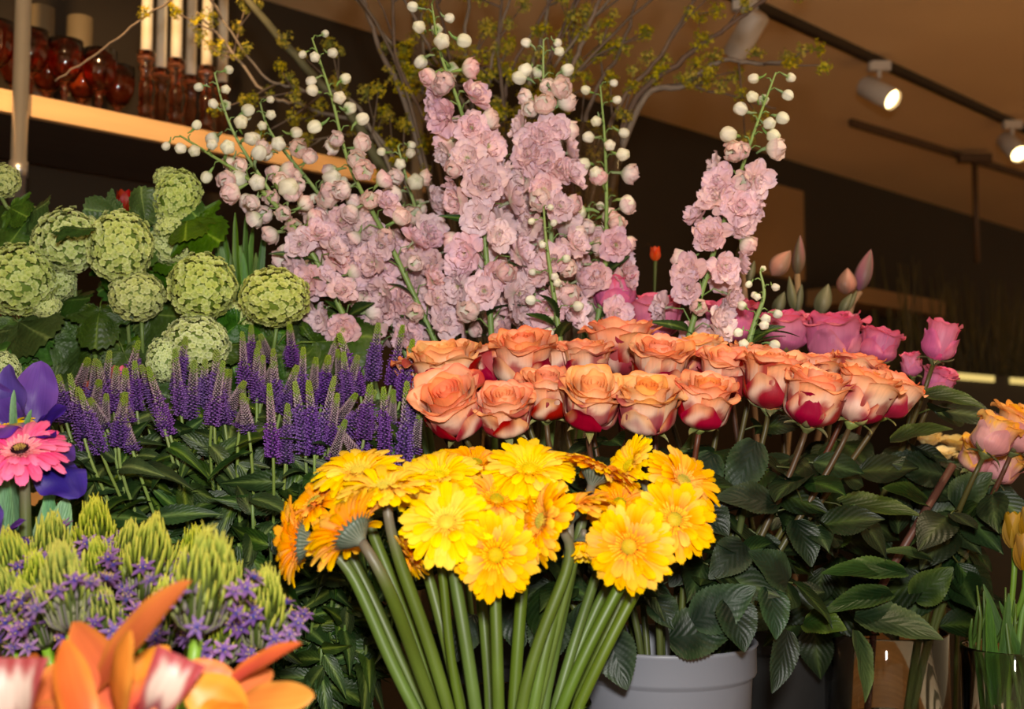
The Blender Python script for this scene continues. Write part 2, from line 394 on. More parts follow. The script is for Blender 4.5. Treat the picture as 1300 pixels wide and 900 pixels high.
def gerbera(cpx, cpy, Y, n, sc, kind, label, group, vase, mouthz, mr, cup=0., npet=(24, 21), seed=0, mouth=None, cat='flower'):
    rr = random.Random(100+seed); c = P(cpx, cpy, Y); n = Vector(n).normalized()
    vx, vy, vz = vase
    if mouth is None:
        m = Vector((vx+max(-mr, min(mr, (c.x-vx)*.46)), vy+max(-mr*.7, min(mr*.7, (c.y-vy)*.8+rr.uniform(-.02, .02))), mouthz))
    else: m = Vector(mouth)
    bot = Vector((vx-(m.x-vx)*.35, vy-(m.y-vy)*.3, vz+.02))
    root = thing('gerbera', bot, label, cat, group)
    p0 = c-n*.0135*sc
    k = (c-m).length
    dn = (m-bot).normalized()
    pts = bez(p0, p0-n*.045+Vector((0, 0, -.015)), m.lerp(p0, .55)+Vector((0, 0, .01)), m, 12)+[m.lerp(bot, .5), bot]
    b = MB(); nn = len(pts)
    b.tube(pts, [.0046*sc+.0016*min(1, i/6) for i in range(nn)], 10, lambda t: mix(mix(GSTEM1, GSTEM2, ss(.0, .35, t)), GSTEM3, ss(.5, 1, t)*rr.uniform(.3, 1)))
    part('stem', b.mesh('gerbera_stem', M_stem), root)
    M = T(c) @ rot_to(n, rr.uniform(0, 6)) @ Matrix.Scale(sc, 4)
    part('calyx', GCAL, root, M)
    hd = part('flower_head', GC[kind], root, M, kind='stuff')
    for ring, (cnt, r0, tilt, zs, ls) in enumerate(((npet[0], .0115, .02, -.001, 1.0), (npet[1], .0110, .16, .0008, .91), (npet[1]-5, .0105, .34, .0016, .66))):
        for i in range(cnt):
            ph = 2*PI*(i+.5*ring+rr.uniform(-.22, .22))/cnt
            tl = tilt+cup+rr.uniform(-.17, .17)
            Mp = M @ Matrix.Rotation(ph, 4, 'Z') @ T((r0, 0, zs)) @ Matrix.Rotation(-tl, 4, 'Y') @ Matrix.Rotation(rr.uniform(-.25, .25), 4, 'X') @ Matrix.Diagonal((ls*rr.uniform(.93, 1.05), rr.uniform(.95, 1.15), 1, 1))
            part('petal', rr.choice(GP[kind]), hd, Mp)
    return root
gv = P(637, 889, 1.17); GVASE = (gv.x, 1.17, TZ)
glass_vase('glass_vase', gv.x, 1.17, TZ, gv.z-TZ, .07, .088, 'clear glass vase holding the yellow gerbera stems', water=.6)
GG = 'yellow gerberas in the glass vase'
GER = [
 (567, 664, 1.07, (-.05, .60, .80), .98, 'lemon', 0., 'lemon yellow gerbera in full bloom, overlapping the gerbera with the greenish eye beside it'),
 (629, 705, 1.06, (.05, .12, 1), .90, 'orange', -.05, 'golden gerbera with greenish eye facing straight out, lowest open bloom of the bunch'),
 (799, 694, 1.07, (-.30, .05, .95), .93, 'orange', -.05, 'golden gerbera facing out above the stem that leans over the grey bucket'),
 (856, 660, 1.11, (.12, .35, .92), .90, 'orange', .0, 'golden gerbera with pale centre tucked under the one beside the rose leaves'),
 (866, 612, 1.16, (.42, .62, .65), .93, 'orange', .0, 'golden gerbera tilted up and outward against the dark rose leaves'),
 (672, 597, 1.16, (.0, .78, .62), 1.02, 'lemon', .0, 'lemon yellow gerbera facing upward right below the orange roses'),
 (757, 600, 1.17, (.35, .90, -.10), .95, 'orange', .05, 'yellow gerbera tipped away so its grey calyx shows below the petals'),
 (800, 592, 1.20, (-.75, .5, .35), .80, 'lemon', .1, 'yellow gerbera turned edge-on behind the two golden ones by the rose leaves'),
 (722, 646, 1.12, (-.05, 1., .12), .95, 'orange', .12, 'golden gerbera held flat with its grey calyx showing above a closed bud'),
 (690, 662, 1.08, (-.80, .25, .35), .92, 'orange', -.1, 'golden gerbera seen half from behind next to the greenish-eyed bloom'),
 (488, 622, 1.08, (-.12, .93, .28), 1.0, 'lemon', .08, 'lemon yellow gerbera held flat on a bare grey stem, near the veronica'),
 (455, 600, 1.13, (-.1, .86, .45), .98, 'lemon', .0, 'lemon yellow gerbera facing up at the top edge against the veronica'),
 (402, 640, 1.13, (-.55, .62, .30), .95, 'orange', .05, 'golden gerbera rolled outward at the veronica side, above the one hanging down'),
 (382, 688, 1.10, (-.88, .02, -.06), .95, 'orange', .36, 'golden gerbera hanging outward at the veronica side with its grey calyx in view'),
 (447, 676, 1.04, (-.62, .52, -.35), .98, 'orange', .28, 'golden gerbera turned away, showing petal backs and a green ribbed calyx'),
 (556, 606, 1.15, (-.1, .80, .55), .95, 'lemon', .0, 'lemon yellow gerbera facing up behind the full bloom over the bare stems'),
 (603, 590, 1.22, (.1, .88, .40), .90, 'orange', .0, 'yellow gerbera half hidden at the back under the orange rose beside the veronica'),
 (630, 636, 1.13, (.15, .75, .55), .88, 'orange', .0, 'golden gerbera squeezed between the lemon blooms, mostly covered'),
 (522, 700, 1.10, (-.55, -.45, .30), .62, 'orange', .3, 'small golden gerbera drooping below the full lemon yellow bloom'),
 (740, 690, 1.10, (-.1, -.9, .25), .52, 'lemon', 1.05, 'closed yellow gerbera bud hanging among the stems'),
 (522, 618, 1.14, (-.05, .85, .5), .85, 'lemon', .0, 'lemon yellow gerbera filling the gap between the flat bloom and its neighbours'),
 (786, 640, 1.17, (.2, .7, .6), .80, 'orange', .0, 'golden gerbera wedged behind the two blooms that face out by the bucket'),
]
for i, (x, y, Y, (nx, nu, nt), sc, kd, cup, lb) in enumerate(GER):
    gerbera(x, y, Y+.02, face(nx, nu, nt), sc, kd, lb, GG, GVASE, gv.z, .078, cup, seed=i)

# ------------------------------------------------------------------ roses
def rose_set(tag, pal, seed):
    """pal: core, top, body, rim, guard"""
    core, top, body, rim, guard = pal
    rr = random.Random(seed); out = {}
    b = MB()
    def fc(u, v):
        t = u; th = t*PI*2*3.4; r = (.05+.40*t)*(.55+.45*math.sin(PI*.5*min(1, v*1.4)))
        if v > .85: r += .05*(v-.85)/.15
        z = .55+(1.28-.05*t+.05*math.sin(th*2.3))*v
        return (r*math.cos(th), r*math.sin(th), z)
    b.grid(fc, 84, 5, lambda u, v: mix(mix(body, core, .5+.5*v), rim, .35*ss(.9, 1, v)))
    b.lathe([(0, .0), (.3, .02), (.5, .25), (.42, .8), (.3, 1.2), (0, 1.35)], 14, core)
    out['core'] = b.mesh('rose_core', M_rose)
    specs = {'L1': (.46, 1.93, 1.25, -.05, .10, .03), 'L2': (.62, 1.96, 1.15, .04, .22, .06), 'L3': (.78, 1.95, 1.0, .10, .28, .07),
             'L4': (.91, 1.88, .92, .13, .30, .14), 'L5': (.99, 1.34, .78, .05, .12, .03)}
    for k, (Rr, H, A, kk, flare, drop) in specs.items():
        lst = []
        for q in range(4 if k in ('L4', 'L5', 'L3') else 3):
            b = MB(); ph = rr.uniform(0, 9); sd = rr.uniform(0, 50); pk = rr.uniform(.0, .1) if k in ('L4', 'L5') else .02
            pch = (.34, .55, .66, .85)[q % 4]
            def fn(u, v):
                a = (u-.5)*2
                vm = (1-.16*abs(a)**3+pk*(1-abs(a))*.6) if k != 'L5' else (.90-.42*abs(a)**1.8+2.2*pk*(1-abs(a)))
                vv = v*vm
                wid = A*(.40+.60*math.sin(PI/2*min(1, v*1.7)))
                if vv < .42: r = Rr*(.16+.84*math.sin(PI/2*vv/.42)**.85)
                else: r = Rr*(1+kk*(vv-.42)/.58)
                cu = ss(.72, 1.02, vv); r += flare*Rr*cu*cu*(1+.35*math.sin(ph+a*4)); r += .07*Rr*abs(a)**3*v
                z = H*vv - drop*H*cu**3*(1+.5*math.sin(ph*2+a*5)) + .03*math.sin(ph+a*9+v*4)*v
                th = a*wid
                r += .06*noise.noise((a*2.4+sd, v*3, 0))*v
                return (r*math.cos(th), r*math.sin(th), z)
            def col(u, v):
                a = abs(u-.5)*2
                c = mix(body, top, ss(.50, .88, v+.16*noise.noise((u*3+sd, v*3, 1))))
                if k in ('L1', 'L2'): c = mix(c, core, .55)
                e = max(ss(.93, 1.0, v), ss(.93, 1.0, a)*.7)
                c = mix(c, rim, e*(1.0 if k in ('L3', 'L4') else .7)*(.55+.6*noise.noise((u*6+sd, v*2, 2))))
                if k == 'L5': c = mix(c, guard, ss(-.30, .22, noise.noise((u*1.7+sd, v*1.5, 3))+pch-.50))
                if k == 'L4': c = mix(c, guard, .85*ss(.05, .32, noise.noise((u*2.0+sd, v*1.6, 4))+.20-.45*ss(.5, .9, v)))
                if k in ('L4', 'L5'): c = mix(c, guard, .85*ss(.55, .95, a+.25*noise.noise((u*3+sd, v*4, 6)))*(1-ss(.62, .88, v)))
                if k == 'L3': c = mix(c, guard, .5*ss(.25, .4, noise.noise((u*2.4+sd, v*2, 5))-.3*ss(.5, .9, v)))
                return c
            b.grid(fn, 14, 14, col); lst.append(b.mesh('rose_petal', M_rose))
        out[k] = lst
    return out
ROSE = {
 'orange': rose_set('orange', (s(246, 158, 104), s(246, 176, 130), s(240, 198, 172), s(232, 84, 50), s(156, 18, 40)), 1),
 'yolk': rose_set('yolk', (s(248, 178, 104), s(248, 186, 122), s(240, 208, 180), s(236, 120, 60), s(158, 18, 40)), 2),
 'pink': rose_set('pink', (s(212, 84, 126), s(228, 122, 152), s(216, 126, 160), s(232, 96, 116), s(206, 104, 148)), 3),
 'peach': rose_set('peach', (s(248, 184, 70), s(246, 186, 88), s(232, 176, 150), s(240, 160, 90), s(216, 150, 150)), 4)}
b = MB()
for i in range(5):
    M = Matrix.Rotation(2*PI*i/5, 4, 'Z')
    def fs(u, v):
        a = (u-.5)*2; wd = .17*(1-v)**.7*(1+.3*math.sin(PI*v)); dr = [.3, -.6, -.2, .1, -.8][i]
        return (.28+.75*v*(1-.25*v), a*wd, .03+(.35+dr*.3)*v*v*(.6 if dr > 0 else -1)+.06*a*a)
    b.grid(fs, 4, 6, lambda u, v: mix(s(110, 128, 72), s(150, 120, 84), v*.7), M)
b.lathe([(.10, -.22), (.13, -.18), (.24, -.08), (.33, .03), (.25, .1)], 12, s(112, 120, 66))
SEPAL = b.mesh('rose_sepals', M_leaf)
REDST, GRST = s(84, 38, 28), s(70, 78, 34)
def rose(cpx, cpy, Y, n, wpx, kind, label, group, vase, mouthz, mr, hs=1.0, seed=0, nleaf=3, openk=1.0, cat='flower', leafsc=1.0, lowleaf=0):
    rr = random.Random(500+seed); n = Vector(n).normalized(); c = P(cpx, cpy, Y)
    sc = wpx*Y/F/2/1.22                      # metres per rose unit
    vx, vy, vz = vase
    base = c - n*(.98*sc*hs)
    m = Vector((vx+max(-mr, min(mr, (c.x-vx)*.34)), vy+max(-mr*.8, min(mr*.8, (c.y-vy)*.55)), mouthz))
    bot = Vector((vx-(m.x-vx)*.3, vy-(m.y-vy)*.3, vz+.02))
    root = thing('rose', bot, label, cat, group)
    k = (base-m).length; dn = (m-bot).normalized()
    p0 = base-n*.12*sc
    pts = bez(p0, p0-n*k*.25, m+dn*k*.3, m, 10)+[m.lerp(bot, .5), bot]
    b = MB(); mixk = rr.random()
    b.tube(pts, [.0030+.0011*min(1, i/5) for i in range(len(pts))], 8, lambda t: mix(mix(REDST, GRST, mixk*.8), GRST, ss(.25, .6, t)))
    M = T(base) @ rot_to(n, rr.uniform(0, 6)) @ Matrix.Diagonal((sc, sc, sc*hs, 1))
    S = ROSE[kind]
    part('sepals', SEPAL, root, M)
    hd = part('bloom', S['core'], root, M)
    off = 0
    for k2, cnt in (('L1', 3), ('L2', 4), ('L3', 5), ('L4', 5), ('L5', 4)):
        off += rr.uniform(0, 6)
        if k2 == 'L4' and openk < .8: continue
        for i in range(cnt):
            a = off+2*PI*(i+rr.uniform(-.12, .12))/cnt
            wob = 1+rr.uniform(-.04, .05)
            Mp = M @ Matrix.Rotation(a, 4, 'Z') @ Matrix.Rotation(rr.uniform(-.06, .10)*(1 if k2 in ('L4', 'L3') else .4), 4, 'Y') @ Matrix.Diagonal((wob*openk, wob*openk, rr.uniform(.95, 1.03), 1))
            part('petal', rr.choice(S[k2]), hd, Mp)
    for j in range(nleaf):                       # compound leaves on petioles
        t = .3+.62*(j+rr.uniform(.0, .7))/nleaf; q = pts[int(t*9)]
        d = Vector((rr.uniform(-1, 1), rr.uniform(-1.1, .4), rr.uniform(-.25, .35))).normalized()
        e = q+d*.035
        b.tube([q, q+d*.018+Vector((0, 0, .003)), e], .0011, 5, GRST)
        for a, f in ((0, 1.0), (1.0, .8), (-1.0, .8)):
            d2 = (Matrix.Rotation(a, 3, 'Z') @ d); d2.z += rr.uniform(-.5, .1)
            o = e if a == 0 else q.lerp(e, .75)
            nn = Vector((rr.uniform(-.5, .5), rr.uniform(-.9, -.0), rr.uniform(.3, 1)))
            part('leaf', rr.choice(rose_leaves), root, frame(o, d2, nn, f*leafsc*rr.uniform(.8, 1.2)))
    part('stem', b.mesh('rose_stem', M_stem), root)
    return root, pts
rb = P(858, 834, 1.28); RB = (rb.x, 1.39, TZ)
RBH = rb.z-TZ
bucket('flower_bucket', RB[0], RB[1], TZ, RBH, .082, .104, M_grey, 'grey plastic bucket with a ribbed rim band under the orange roses', handle=False)
RG = 'orange roses in the grey bucket'
FRONT = [(574, 517, 1.31, (-.25, .55, .80), 84, 'orange'), (641, 523, 1.31, (-.05, .70, .62), 70, 'orange'), (694, 501, 1.36, (.0, .82, .45), 68, 'orange'),
 (751, 510, 1.32, (.05, .66, .70), 76, 'yolk'), (822, 516, 1.31, (-.02, .80, .58), 76, 'yolk'), (894, 511, 1.31, (.12, .84, .50), 72, 'orange'),
 (981, 482, 1.38, (.10, .95, .30), 78, 'orange'), (1035, 505, 1.33, (.22, .88, .36), 78, 'orange'), (1095, 502, 1.35, (.36, .88, .25), 76, 'orange'), (1133, 502, 1.40, (.50, .80, .15), 62, 'orange')]
BACK = [(535, 476, 1.45, (-.25, .95, .1), 62, 'orange'), (567, 472, 1.40, (-.15, .95, .25), 84, 'yolk'), (626, 462, 1.46, (-.1, 1., .1), 62, 'orange'), (663, 456, 1.43, (-.02, .93, .35), 76, 'orange'),
 (712, 460, 1.50, (.0, 1., .15), 62, 'orange'), (744, 460, 1.47, (-.05, .95, .2), 62, 'orange'), (789, 441, 1.52, (.05, 1., .12), 80, 'orange'), (838, 464, 1.42, (.05, .90, .42), 74, 'orange'),
 (886, 452, 1.50, (.0, 1., .15), 60, 'yolk'), (922, 475, 1.42, (.1, .92, .35), 70, 'orange'), (1034, 476, 1.45, (.1, 1., .1), 62, 'orange'), (1085, 478, 1.45, (.25, .95, .1), 66, 'orange'),
 (955, 462, 1.50, (.1, 1., .1), 58, 'orange')]
FRONT.sort(); BACK.sort()
for i, (x, y, Y, nn, wp, kd) in enumerate(FRONT):
    lb = 'peach orange rose with crimson outer petals, %s from the veronica in the front row' % ORD[i]
    rose(x, y, Y, face(nn[0], nn[1]+.12, nn[2]*.85), wp*1.12, kd, lb, RG, RB, rb.z-.01, .085, 1.10, seed=i, nleaf=4)
for i, (x, y, Y, nn, wp, kd) in enumerate(BACK):
    lb = 'peach orange rose half hidden in the back row, %s from the veronica' % ORD[i]
    rose(x, y, Y, face(*nn), wp*1.12, kd, lb, RG, RB, rb.z-.01, .085, 1.08, seed=40+i, nleaf=2)

# pink roses behind
pkb = P(1000, 760, 1.72); PKB = (pkb.x, 1.78, TZ)
bucket('flower_bucket', PKB[0], PKB[1], TZ, .36, .085, .105, M_black, 'black plastic bucket of pink roses behind the orange roses', handle=False)
PG = 'pink roses behind the orange roses'
PINK = [(780, 372, 1.66, (-.1, 1, .1), 58, 1., 'pink rose mostly covered by delphinium florets'),
 (832, 402, 1.66, (-.05, .95, .2), 66, 1., 'pink rose between the two delphinium spikes'),
 (926, 408, 1.66, (.0, 1, .15), 66, .95, 'pink rose beside the lone delphinium spike with green buds in front'),
 (997, 420, 1.68, (.02, 1, .15), 62, .95, 'pink rose under the taller pair of magnolia buds'),
 (1058, 428, 1.66, (.0, 1, .15), 76, .95, 'broad pink rose with pointed green sepals under the leaning magnolia bud'),
 (1116, 438, 1.66, (.25, .95, .1), 54, .95, 'pink rose at the end of the row, between magnolia and the tall bud'),
 (1194, 432, 1.55, (.28, .95, .1), 60, .74, 'tall pink rosebud tilted on a thick green stem against the dark wall'),
 (1157, 462, 1.60, (-.15, .95, .2), 36, .74, 'small pink rosebud below the tall one'),
 (1192, 484, 1.58, (.25, .8, .3), 44, .9, 'small ruffled pink rose above a dark leaf')]
for i, (x, y, Y, nn, wp, op, lb) in enumerate(PINK):
    rose(x, y, Y, face(*nn), wp*1.12, 'pink', lb, PG, PKB, TZ+.345, .09, 1.0, seed=80+i, nleaf=3, openk=op)
# peach roses by the glass vase
gx = P(1130, 830, 1.66); GX = (gx.x, 1.68, TZ)
glass_vase('glass_vase', GX[0], GX[1], TZ, P(1130, 812, 1.6).z-TZ, .085, .085, 'clear glass vase of peach roses standing past the grey bucket', water=.6)
for i, (x, y, Y, nn, wp, op, lb) in enumerate([(1262, 553, 1.48, (.45, .85, .0), 62, .85, 'peach pink rose seen from the side, leaning over the tulip stems'),
    (1297, 545, 1.52, (.3, .9, .25), 70, 1., 'golden peach rose leaning out beside a peach pink one'), (1240, 578, 1.56, (.2, .8, .4), 50, .9, 'smaller peach rose below the peach pink one'), (1272, 590, 1.56, (.5, .8, .2), 56, .9, 'pale peach rose lowest of its bunch over the dark leaves')]):
    rose(x, y, Y, face(*nn), wp*1.1, 'peach', lb, 'peach roses in the glass vase', GX, P(1130, 812, 1.6).z-.01, .07, 1.0, seed=100+i, nleaf=4, openk=op)

# ------------------------------------------------------------------ delphinium
LV, PKL, IV, GRB = s(210, 184, 206), s(236, 200, 200), s(236, 232, 212), s(142, 168, 104)
def d_open(seed):
    b = MB(); rr = random.Random(seed)
    def ring(cnt, L0, W0, t0, t1, off, dark):
        for i in range(cnt):
            ph = 2*PI*(i+off)/cnt+rr.uniform(-.2, .2); L = L0*rr.uniform(.88, 1.12); W = W0*rr.uniform(.9, 1.12); tl = rr.uniform(t0, t1); sd = rr.uniform(0, 9); cu = rr.uniform(-.006, .004)
            M = Matrix.Rotation(ph, 4, 'Z') @ T((.001, 0, .0006*cnt*off)) @ Matrix.Rotation(-tl, 4, 'Y') @ Matrix.Rotation(rr.uniform(-.3, .3), 4, 'X')
            def fn(u, v):
                a = (u-.5)*2; wd = W/2*(.22+.78*ss(0, .6, v))
                if v > .6: wd *= math.sqrt(max(.10, 1-((v-.6)/.44)**2))
                x = v*L*(1-.10*(abs(a) < .25)*(v > .9)+.03*math.sin(a*7+sd)*v)
                return (x, a*wd, .0035*a*a*v+.0016*math.sin(a*5+sd)*v*v+cu*v*v)
            b.grid(fn, 8, 7, lambda u, v: mix(mix(mix(s(226, 216, 194), PKL, ss(0, .4, v)), LV, ss(.3, 1, v)*(.5+.7*noise.noise((u*3+sd, v*3, sd)))), s(176, 146, 124), dark*ss(.9, 1, v)), M)
    ring(5, .0215, .0225, .05, .40, 0, .0); ring(6, .0175, .0165, .35, .75, .5, .15); ring(8, .0115, .0095, .75, 1.25, .3, .5)
    for i in range(8):
        t = i*2.4; b.octa((.0018*math.cos(t), .0018*math.sin(t), .005), .0006, .0025, (math.cos(t)*.5, math.sin(t)*.5, 1), s(206, 196, 130))
    b.tube([(0, 0, 0), (0, .001, -.006), (0, .003, -.012)], [.002, .0016, .001], 6, lambda t: mix(GRB, LV, .3))
    return b.mesh('delphinium_floret', M_delph)
def d_half(seed):
    b = MB(); rr = random.Random(seed)
    for i in range(7):
        ph = i*2.4+rr.uniform(-.2, .2); Rr = .0105*(1-.035*i); H = .0185*rr.uniform(.9, 1.05); A = .85; sd = rr.uniform(0, 9)
        M = Matrix.Rotation(ph, 4, 'Z')
        def fn(u, v):
            a = (u-.5)*2; t = v*(.66+.042*i)*(1-.14*a*a); r = Rr*math.sin(PI*min(.97, .06+t*1.02))**.75*(1+.10*math.sin(a*6+sd)*v)+.0022*ss(.75, 1, v)*(i < 3); th = a*A*(.5+.5*math.sin(PI/2*min(1, v*1.6)))
            return (r*math.cos(th), r*math.sin(th), -.002+H*t*1.15)
        b.grid(fn, 6, 6, lambda u, v: mix(mix(s(176, 196, 140), s(238, 226, 214), ss(0, .3, v)), mix(PKL, s(196, 160, 150), .5*ss(.9, 1, v)), ss(.4, 1, v)), M)
    b.tube([(0, 0, 0), (0, .002, -.006), (0, .006, -.011)], [.0022, .0016, .0008], 6, GRB)
    return b.mesh('delphinium_floret', M_delph)
def d_bud(seed):
    b = MB(); rr = random.Random(seed)
    def fn(u, v):
        t = PI*v; r = .0060*math.sin(t)**.85*(1+.20*(1-v))*(1+.09*math.cos(u*2*PI*5)); return (r*math.cos(2*PI*u), r*math.sin(2*PI*u), .001+.0074*(1-math.cos(t)))
    b.grid(fn, 20, 8, lambda u, v: mix(mix(s(140, 170, 96), IV, ss(.0, .35, v)), s(168, 176, 120), .8*ss(.86, .98, v)*(.6+.4*math.cos(u*2*PI*5))), wrap=True)
    b.tube([(0, 0, .002), (0, .002, -.004), (0, .006, -.008)], [.002, .0014, .0007], 6, GRB)
    return b.mesh('delphinium_floret', M_delph)
D_OPEN = [d_open(i) for i in range(5)]; D_HALF = [d_half(i) for i in range(4)]; D_BUD = [d_bud(i) for i in range(2)]
db = P(640, 760, 1.66); DB = (db.x, 1.72, TZ)
bucket('flower_bucket', DB[0], DB[1], TZ, .36, .09, .115, M_black, 'black plastic bucket of delphiniums behind the orange roses', handle=False)
DG = 'pink delphinium spikes'
def catmull(pts, n):
    out = []; m = len(pts)
    for i in range(m-1):
        p0 = pts[max(i-1, 0)]; p1 = pts[i]; p2 = pts[i+1]; p3 = pts[min(i+2, m-1)]
        for k in range(n):
            t = k/n; out.append(.5*((2*p1)+(p2-p0)*t+(2*p0-5*p1+4*p2-p3)*t*t+(3*p1-p0-3*p2+p3)*t**3))
    out.append(pts[-1]); return out
def delph(path, label, nb, nh, no, seed, dY=0, sz=1.0, group=DG):
    """path: tip -> base in px with depth; nb/nh/no: buds, half-open, open florets"""
    rr = random.Random(900+seed); pts = [P(x, y, Y+dY) for x, y, Y in path]
    fl = catmull(pts, 14); bot = Vector((DB[0]+rr.uniform(-.05, .05), DB[1]+rr.uniform(-.04, .04), TZ+.02))
    m = Vector((DB[0]+max(-.09, min(.09, (pts[-1].x-DB[0])*.5)), DB[1]+rr.uniform(-.05, .05), TZ+.35))
    full = fl+[fl[-1].lerp(m, .5), m, bot]
    root = thing('delphinium', bot, label, 'flower', group)
    st = MB(); gs = s(112, 138, 76)
    st.tube(full, [.0012+.0034*min(1, i/len(fl)) for i in range(len(full))], 7, lambda t: mix(s(130, 152, 88), gs, t))
    L = [0]
    for i in range(1, len(fl)): L.append(L[-1]+(fl[i]-fl[i-1]).length)
    tot = nb+nh+no
    for i in range(tot):
        t = (i+.15)/tot; t = t**.93*.97; d = t*L[-1]; k = max(j for j in range(len(L)) if L[j] <= d); k = min(k, len(fl)-2)
        q = fl[k].lerp(fl[k+1], (d-L[k])/max(1e-6, L[k+1]-L[k])); ax = (fl[k]-fl[k+1]).normalized()
        if i < nb: kind = 'b'
        elif i < nb+nh: kind = 'h' if rr.random() > .15 else ('b' if i < nb+nh/2 else 'o')
        else: kind = 'o' if rr.random() > .22 else 'h'
        a = i*2.39996+rr.uniform(-.3, .3); e1 = ax.orthogonal().normalized(); e2 = ax.cross(e1); out = e1*math.cos(a)+e2*math.sin(a)
        if out.y > .35 and rr.random() < .65: out.y *= -1
        plen = (.009+.015*t)*rr.uniform(.8, 1.3)*sz+(.004 if kind == 'o' else 0)
        p1 = q+out*plen*.5+ax*plen*.55; p2 = q+out*plen+ax*plen*.45
        st.tube([q, p1, p2], [.0012, .0009, .0008], 5, gs)
        if kind == 'b':
            fd = (out*.9+Vector((0, 0, rr.uniform(-.5, .4)))).normalized(); sc = (.85+.62*(i/max(1, nb)))*sz*rr.uniform(.9, 1.1); me = rr.choice(D_BUD)
        elif kind == 'h':
            fd = (out+Vector((0, 0, rr.uniform(-.5, .25)))).normalized(); sc = rr.uniform(1.05, 1.45)*sz; me = rr.choice(D_HALF)
        else:
            fd = (out+Vector((0, -.35, rr.uniform(-.35, .45)))).normalized(); sc = rr.uniform(.92, 1.18)*sz; me = rr.choice(D_OPEN)
        part('floret', me, root, T(p2+fd*.008*sc) @ rot_to(fd, rr.uniform(0, 6)) @ Matrix.Scale(sc, 4))
    for j in range(3):
        q = fl[int(len(fl)*(.78+.07*j))]; d = Vector((rr.uniform(-1, 1), -.5, .6))
        part('leaf', rr.choice(ver_leaves), root, frame(q, d, (0, -.6, 1), 1.0))
    part('stem', st.mesh('delphinium_stem', M_stem), root)
delph([(272, 92, 1.62), (295, 165, 1.62), (350, 255, 1.62), (420, 370, 1.62), (465, 450, 1.64)], 'delphinium spike with mostly white buds arching out in front of the lit shelf', 9, 14, 12, 1)
delph([(228, 172, 1.58), (265, 195, 1.58), (330, 240, 1.58), (395, 320, 1.59), (450, 430, 1.62)], 'low delphinium side spray of round buds reaching toward the viburnum', 7, 13, 12, 2)
delph([(330, 130, 1.66), (345, 170, 1.66), (400, 240, 1.66), (470, 330, 1.66), (530, 450, 1.68)], 'delphinium spike of pale buds between the two arching outer sprays', 8, 14, 16, 3)
delph([(396, 48, 1.62), (420, 120, 1.62), (446, 215, 1.62), (500, 320, 1.61), (560, 450, 1.63)], 'slender delphinium with a single round bud at its tip before the yellow twigs', 11, 14, 12, 4)
delph([(548, 4, 1.60), (560, 70, 1.60), (588, 150, 1.60), (612, 270, 1.58), (625, 440, 1.60)], 'tallest delphinium spike, densely set with open pink florets', 9, 6, 34, 5, sz=1.12)
delph([(690, 50, 1.63), (690, 120, 1.63), (694, 210, 1.62), (700, 310, 1.61), (700, 445, 1.62)], 'dense pink delphinium spike beside the tallest one', 7, 6, 34, 6, sz=1.08)
delph([(762, 108, 1.68), (768, 180, 1.68), (770, 260, 1.67), (768, 340, 1.66), (755, 430, 1.66)], 'delphinium with green-white buds in front of the tall glass vase edge', 10, 10, 9, 7)
delph([(985, 92, 1.60), (960, 160, 1.60), (930, 250, 1.59), (900, 340, 1.58), (868, 450, 1.58)], 'lone delphinium spike leaning away over the pink roses', 10, 6, 22, 8, sz=1.06)
delph([(505, 185, 1.70), (520, 240, 1.70), (545, 320, 1.68), (580, 450, 1.68)], 'short delphinium of half-open florets between the slender and the tallest spikes', 4, 10, 18, 9)
delph([(655, 190, 1.72), (652, 250, 1.70), (655, 330, 1.68), (660, 450, 1.68)], 'hidden delphinium behind the two dense pink spikes', 3, 6, 22, 10)
delph([(420, 235, 1.66), (440, 300, 1.66), (480, 370, 1.65), (520, 460, 1.65)], 'low delphinium of lilac florets above the veronica', 2, 8, 20, 11)
delph([(748, 260, 1.72), (745, 330, 1.72), (742, 440, 1.70)], 'low delphinium packed with open florets next to the pink roses', 2, 4, 18, 12)
delph([(965, 345, 1.50), (970, 375, 1.50), (958, 410, 1.50), (945, 455, 1.50)], 'thin twig of tiny green delphinium buds in front of the pink roses', 12, 0, 0, 13, sz=.72)
delph([(690, 262, 1.53), (694, 310, 1.53), (704, 380, 1.53), (712, 440, 1.53)], 'thin side shoot of green delphinium buds on the dense pink spike', 13, 0, 0, 14, sz=.72)

# ------------------------------------------------------------------ viburnum
def vib_ball(seed, whit):
    b = MB(); rr = random.Random(seed); n = 400; Rb = .041
    b.bead((0, 0, 0), .034, .034, .034, s(116, 136, 56), n=12, m=8)
    for i in range(n):
        z = 1-2*(i+.5)/n; r = math.sqrt(1-z*z); t = i*2.39996
        d = Vector((r*math.cos(t), r*math.sin(t), z)); d = (d+Vector((rr.uniform(-.1, .1), rr.uniform(-.1, .1), rr.uniform(-.1, .1)))).normalized()
        lump = 1+.10*noise.noise(d*4+Vector((seed, 0, 0)))+rr.uniform(-.07, .07)
        M = T(d*Rb*lump) @ rot_to((d+Vector((rr.uniform(-.3, .3), rr.uniform(-.3, .3), rr.uniform(-.3, .3)))).normalized(), rr.uniform(0, 6))
        c0 = mix(s(200, 206, 108), s(220, 226, 172), whit+rr.uniform(-.25, .25)); c1 = mix(c0, s(160, 178, 80), .6)
        for k in range(5):
            Mk = M @ Matrix.Rotation(2*PI*k/5, 4, 'Z') @ Matrix.Rotation(-rr.uniform(.0, .4), 4, 'Y')
            b.grid(lambda u, v: (.0051*v, (u-.5)*.0056*math.sin(PI*min(.88, v*.75+.15)), .0012*((u-.5)*2)**2-.0008*v), 2, 3, lambda u, v: mix(c1, c0, v), Mk)
        b.octa(M @ Vector((0, 0, .0006)), .0011, .0012, d, s(176, 190, 84))
    return b.mesh('viburnum_cluster', M_floret)
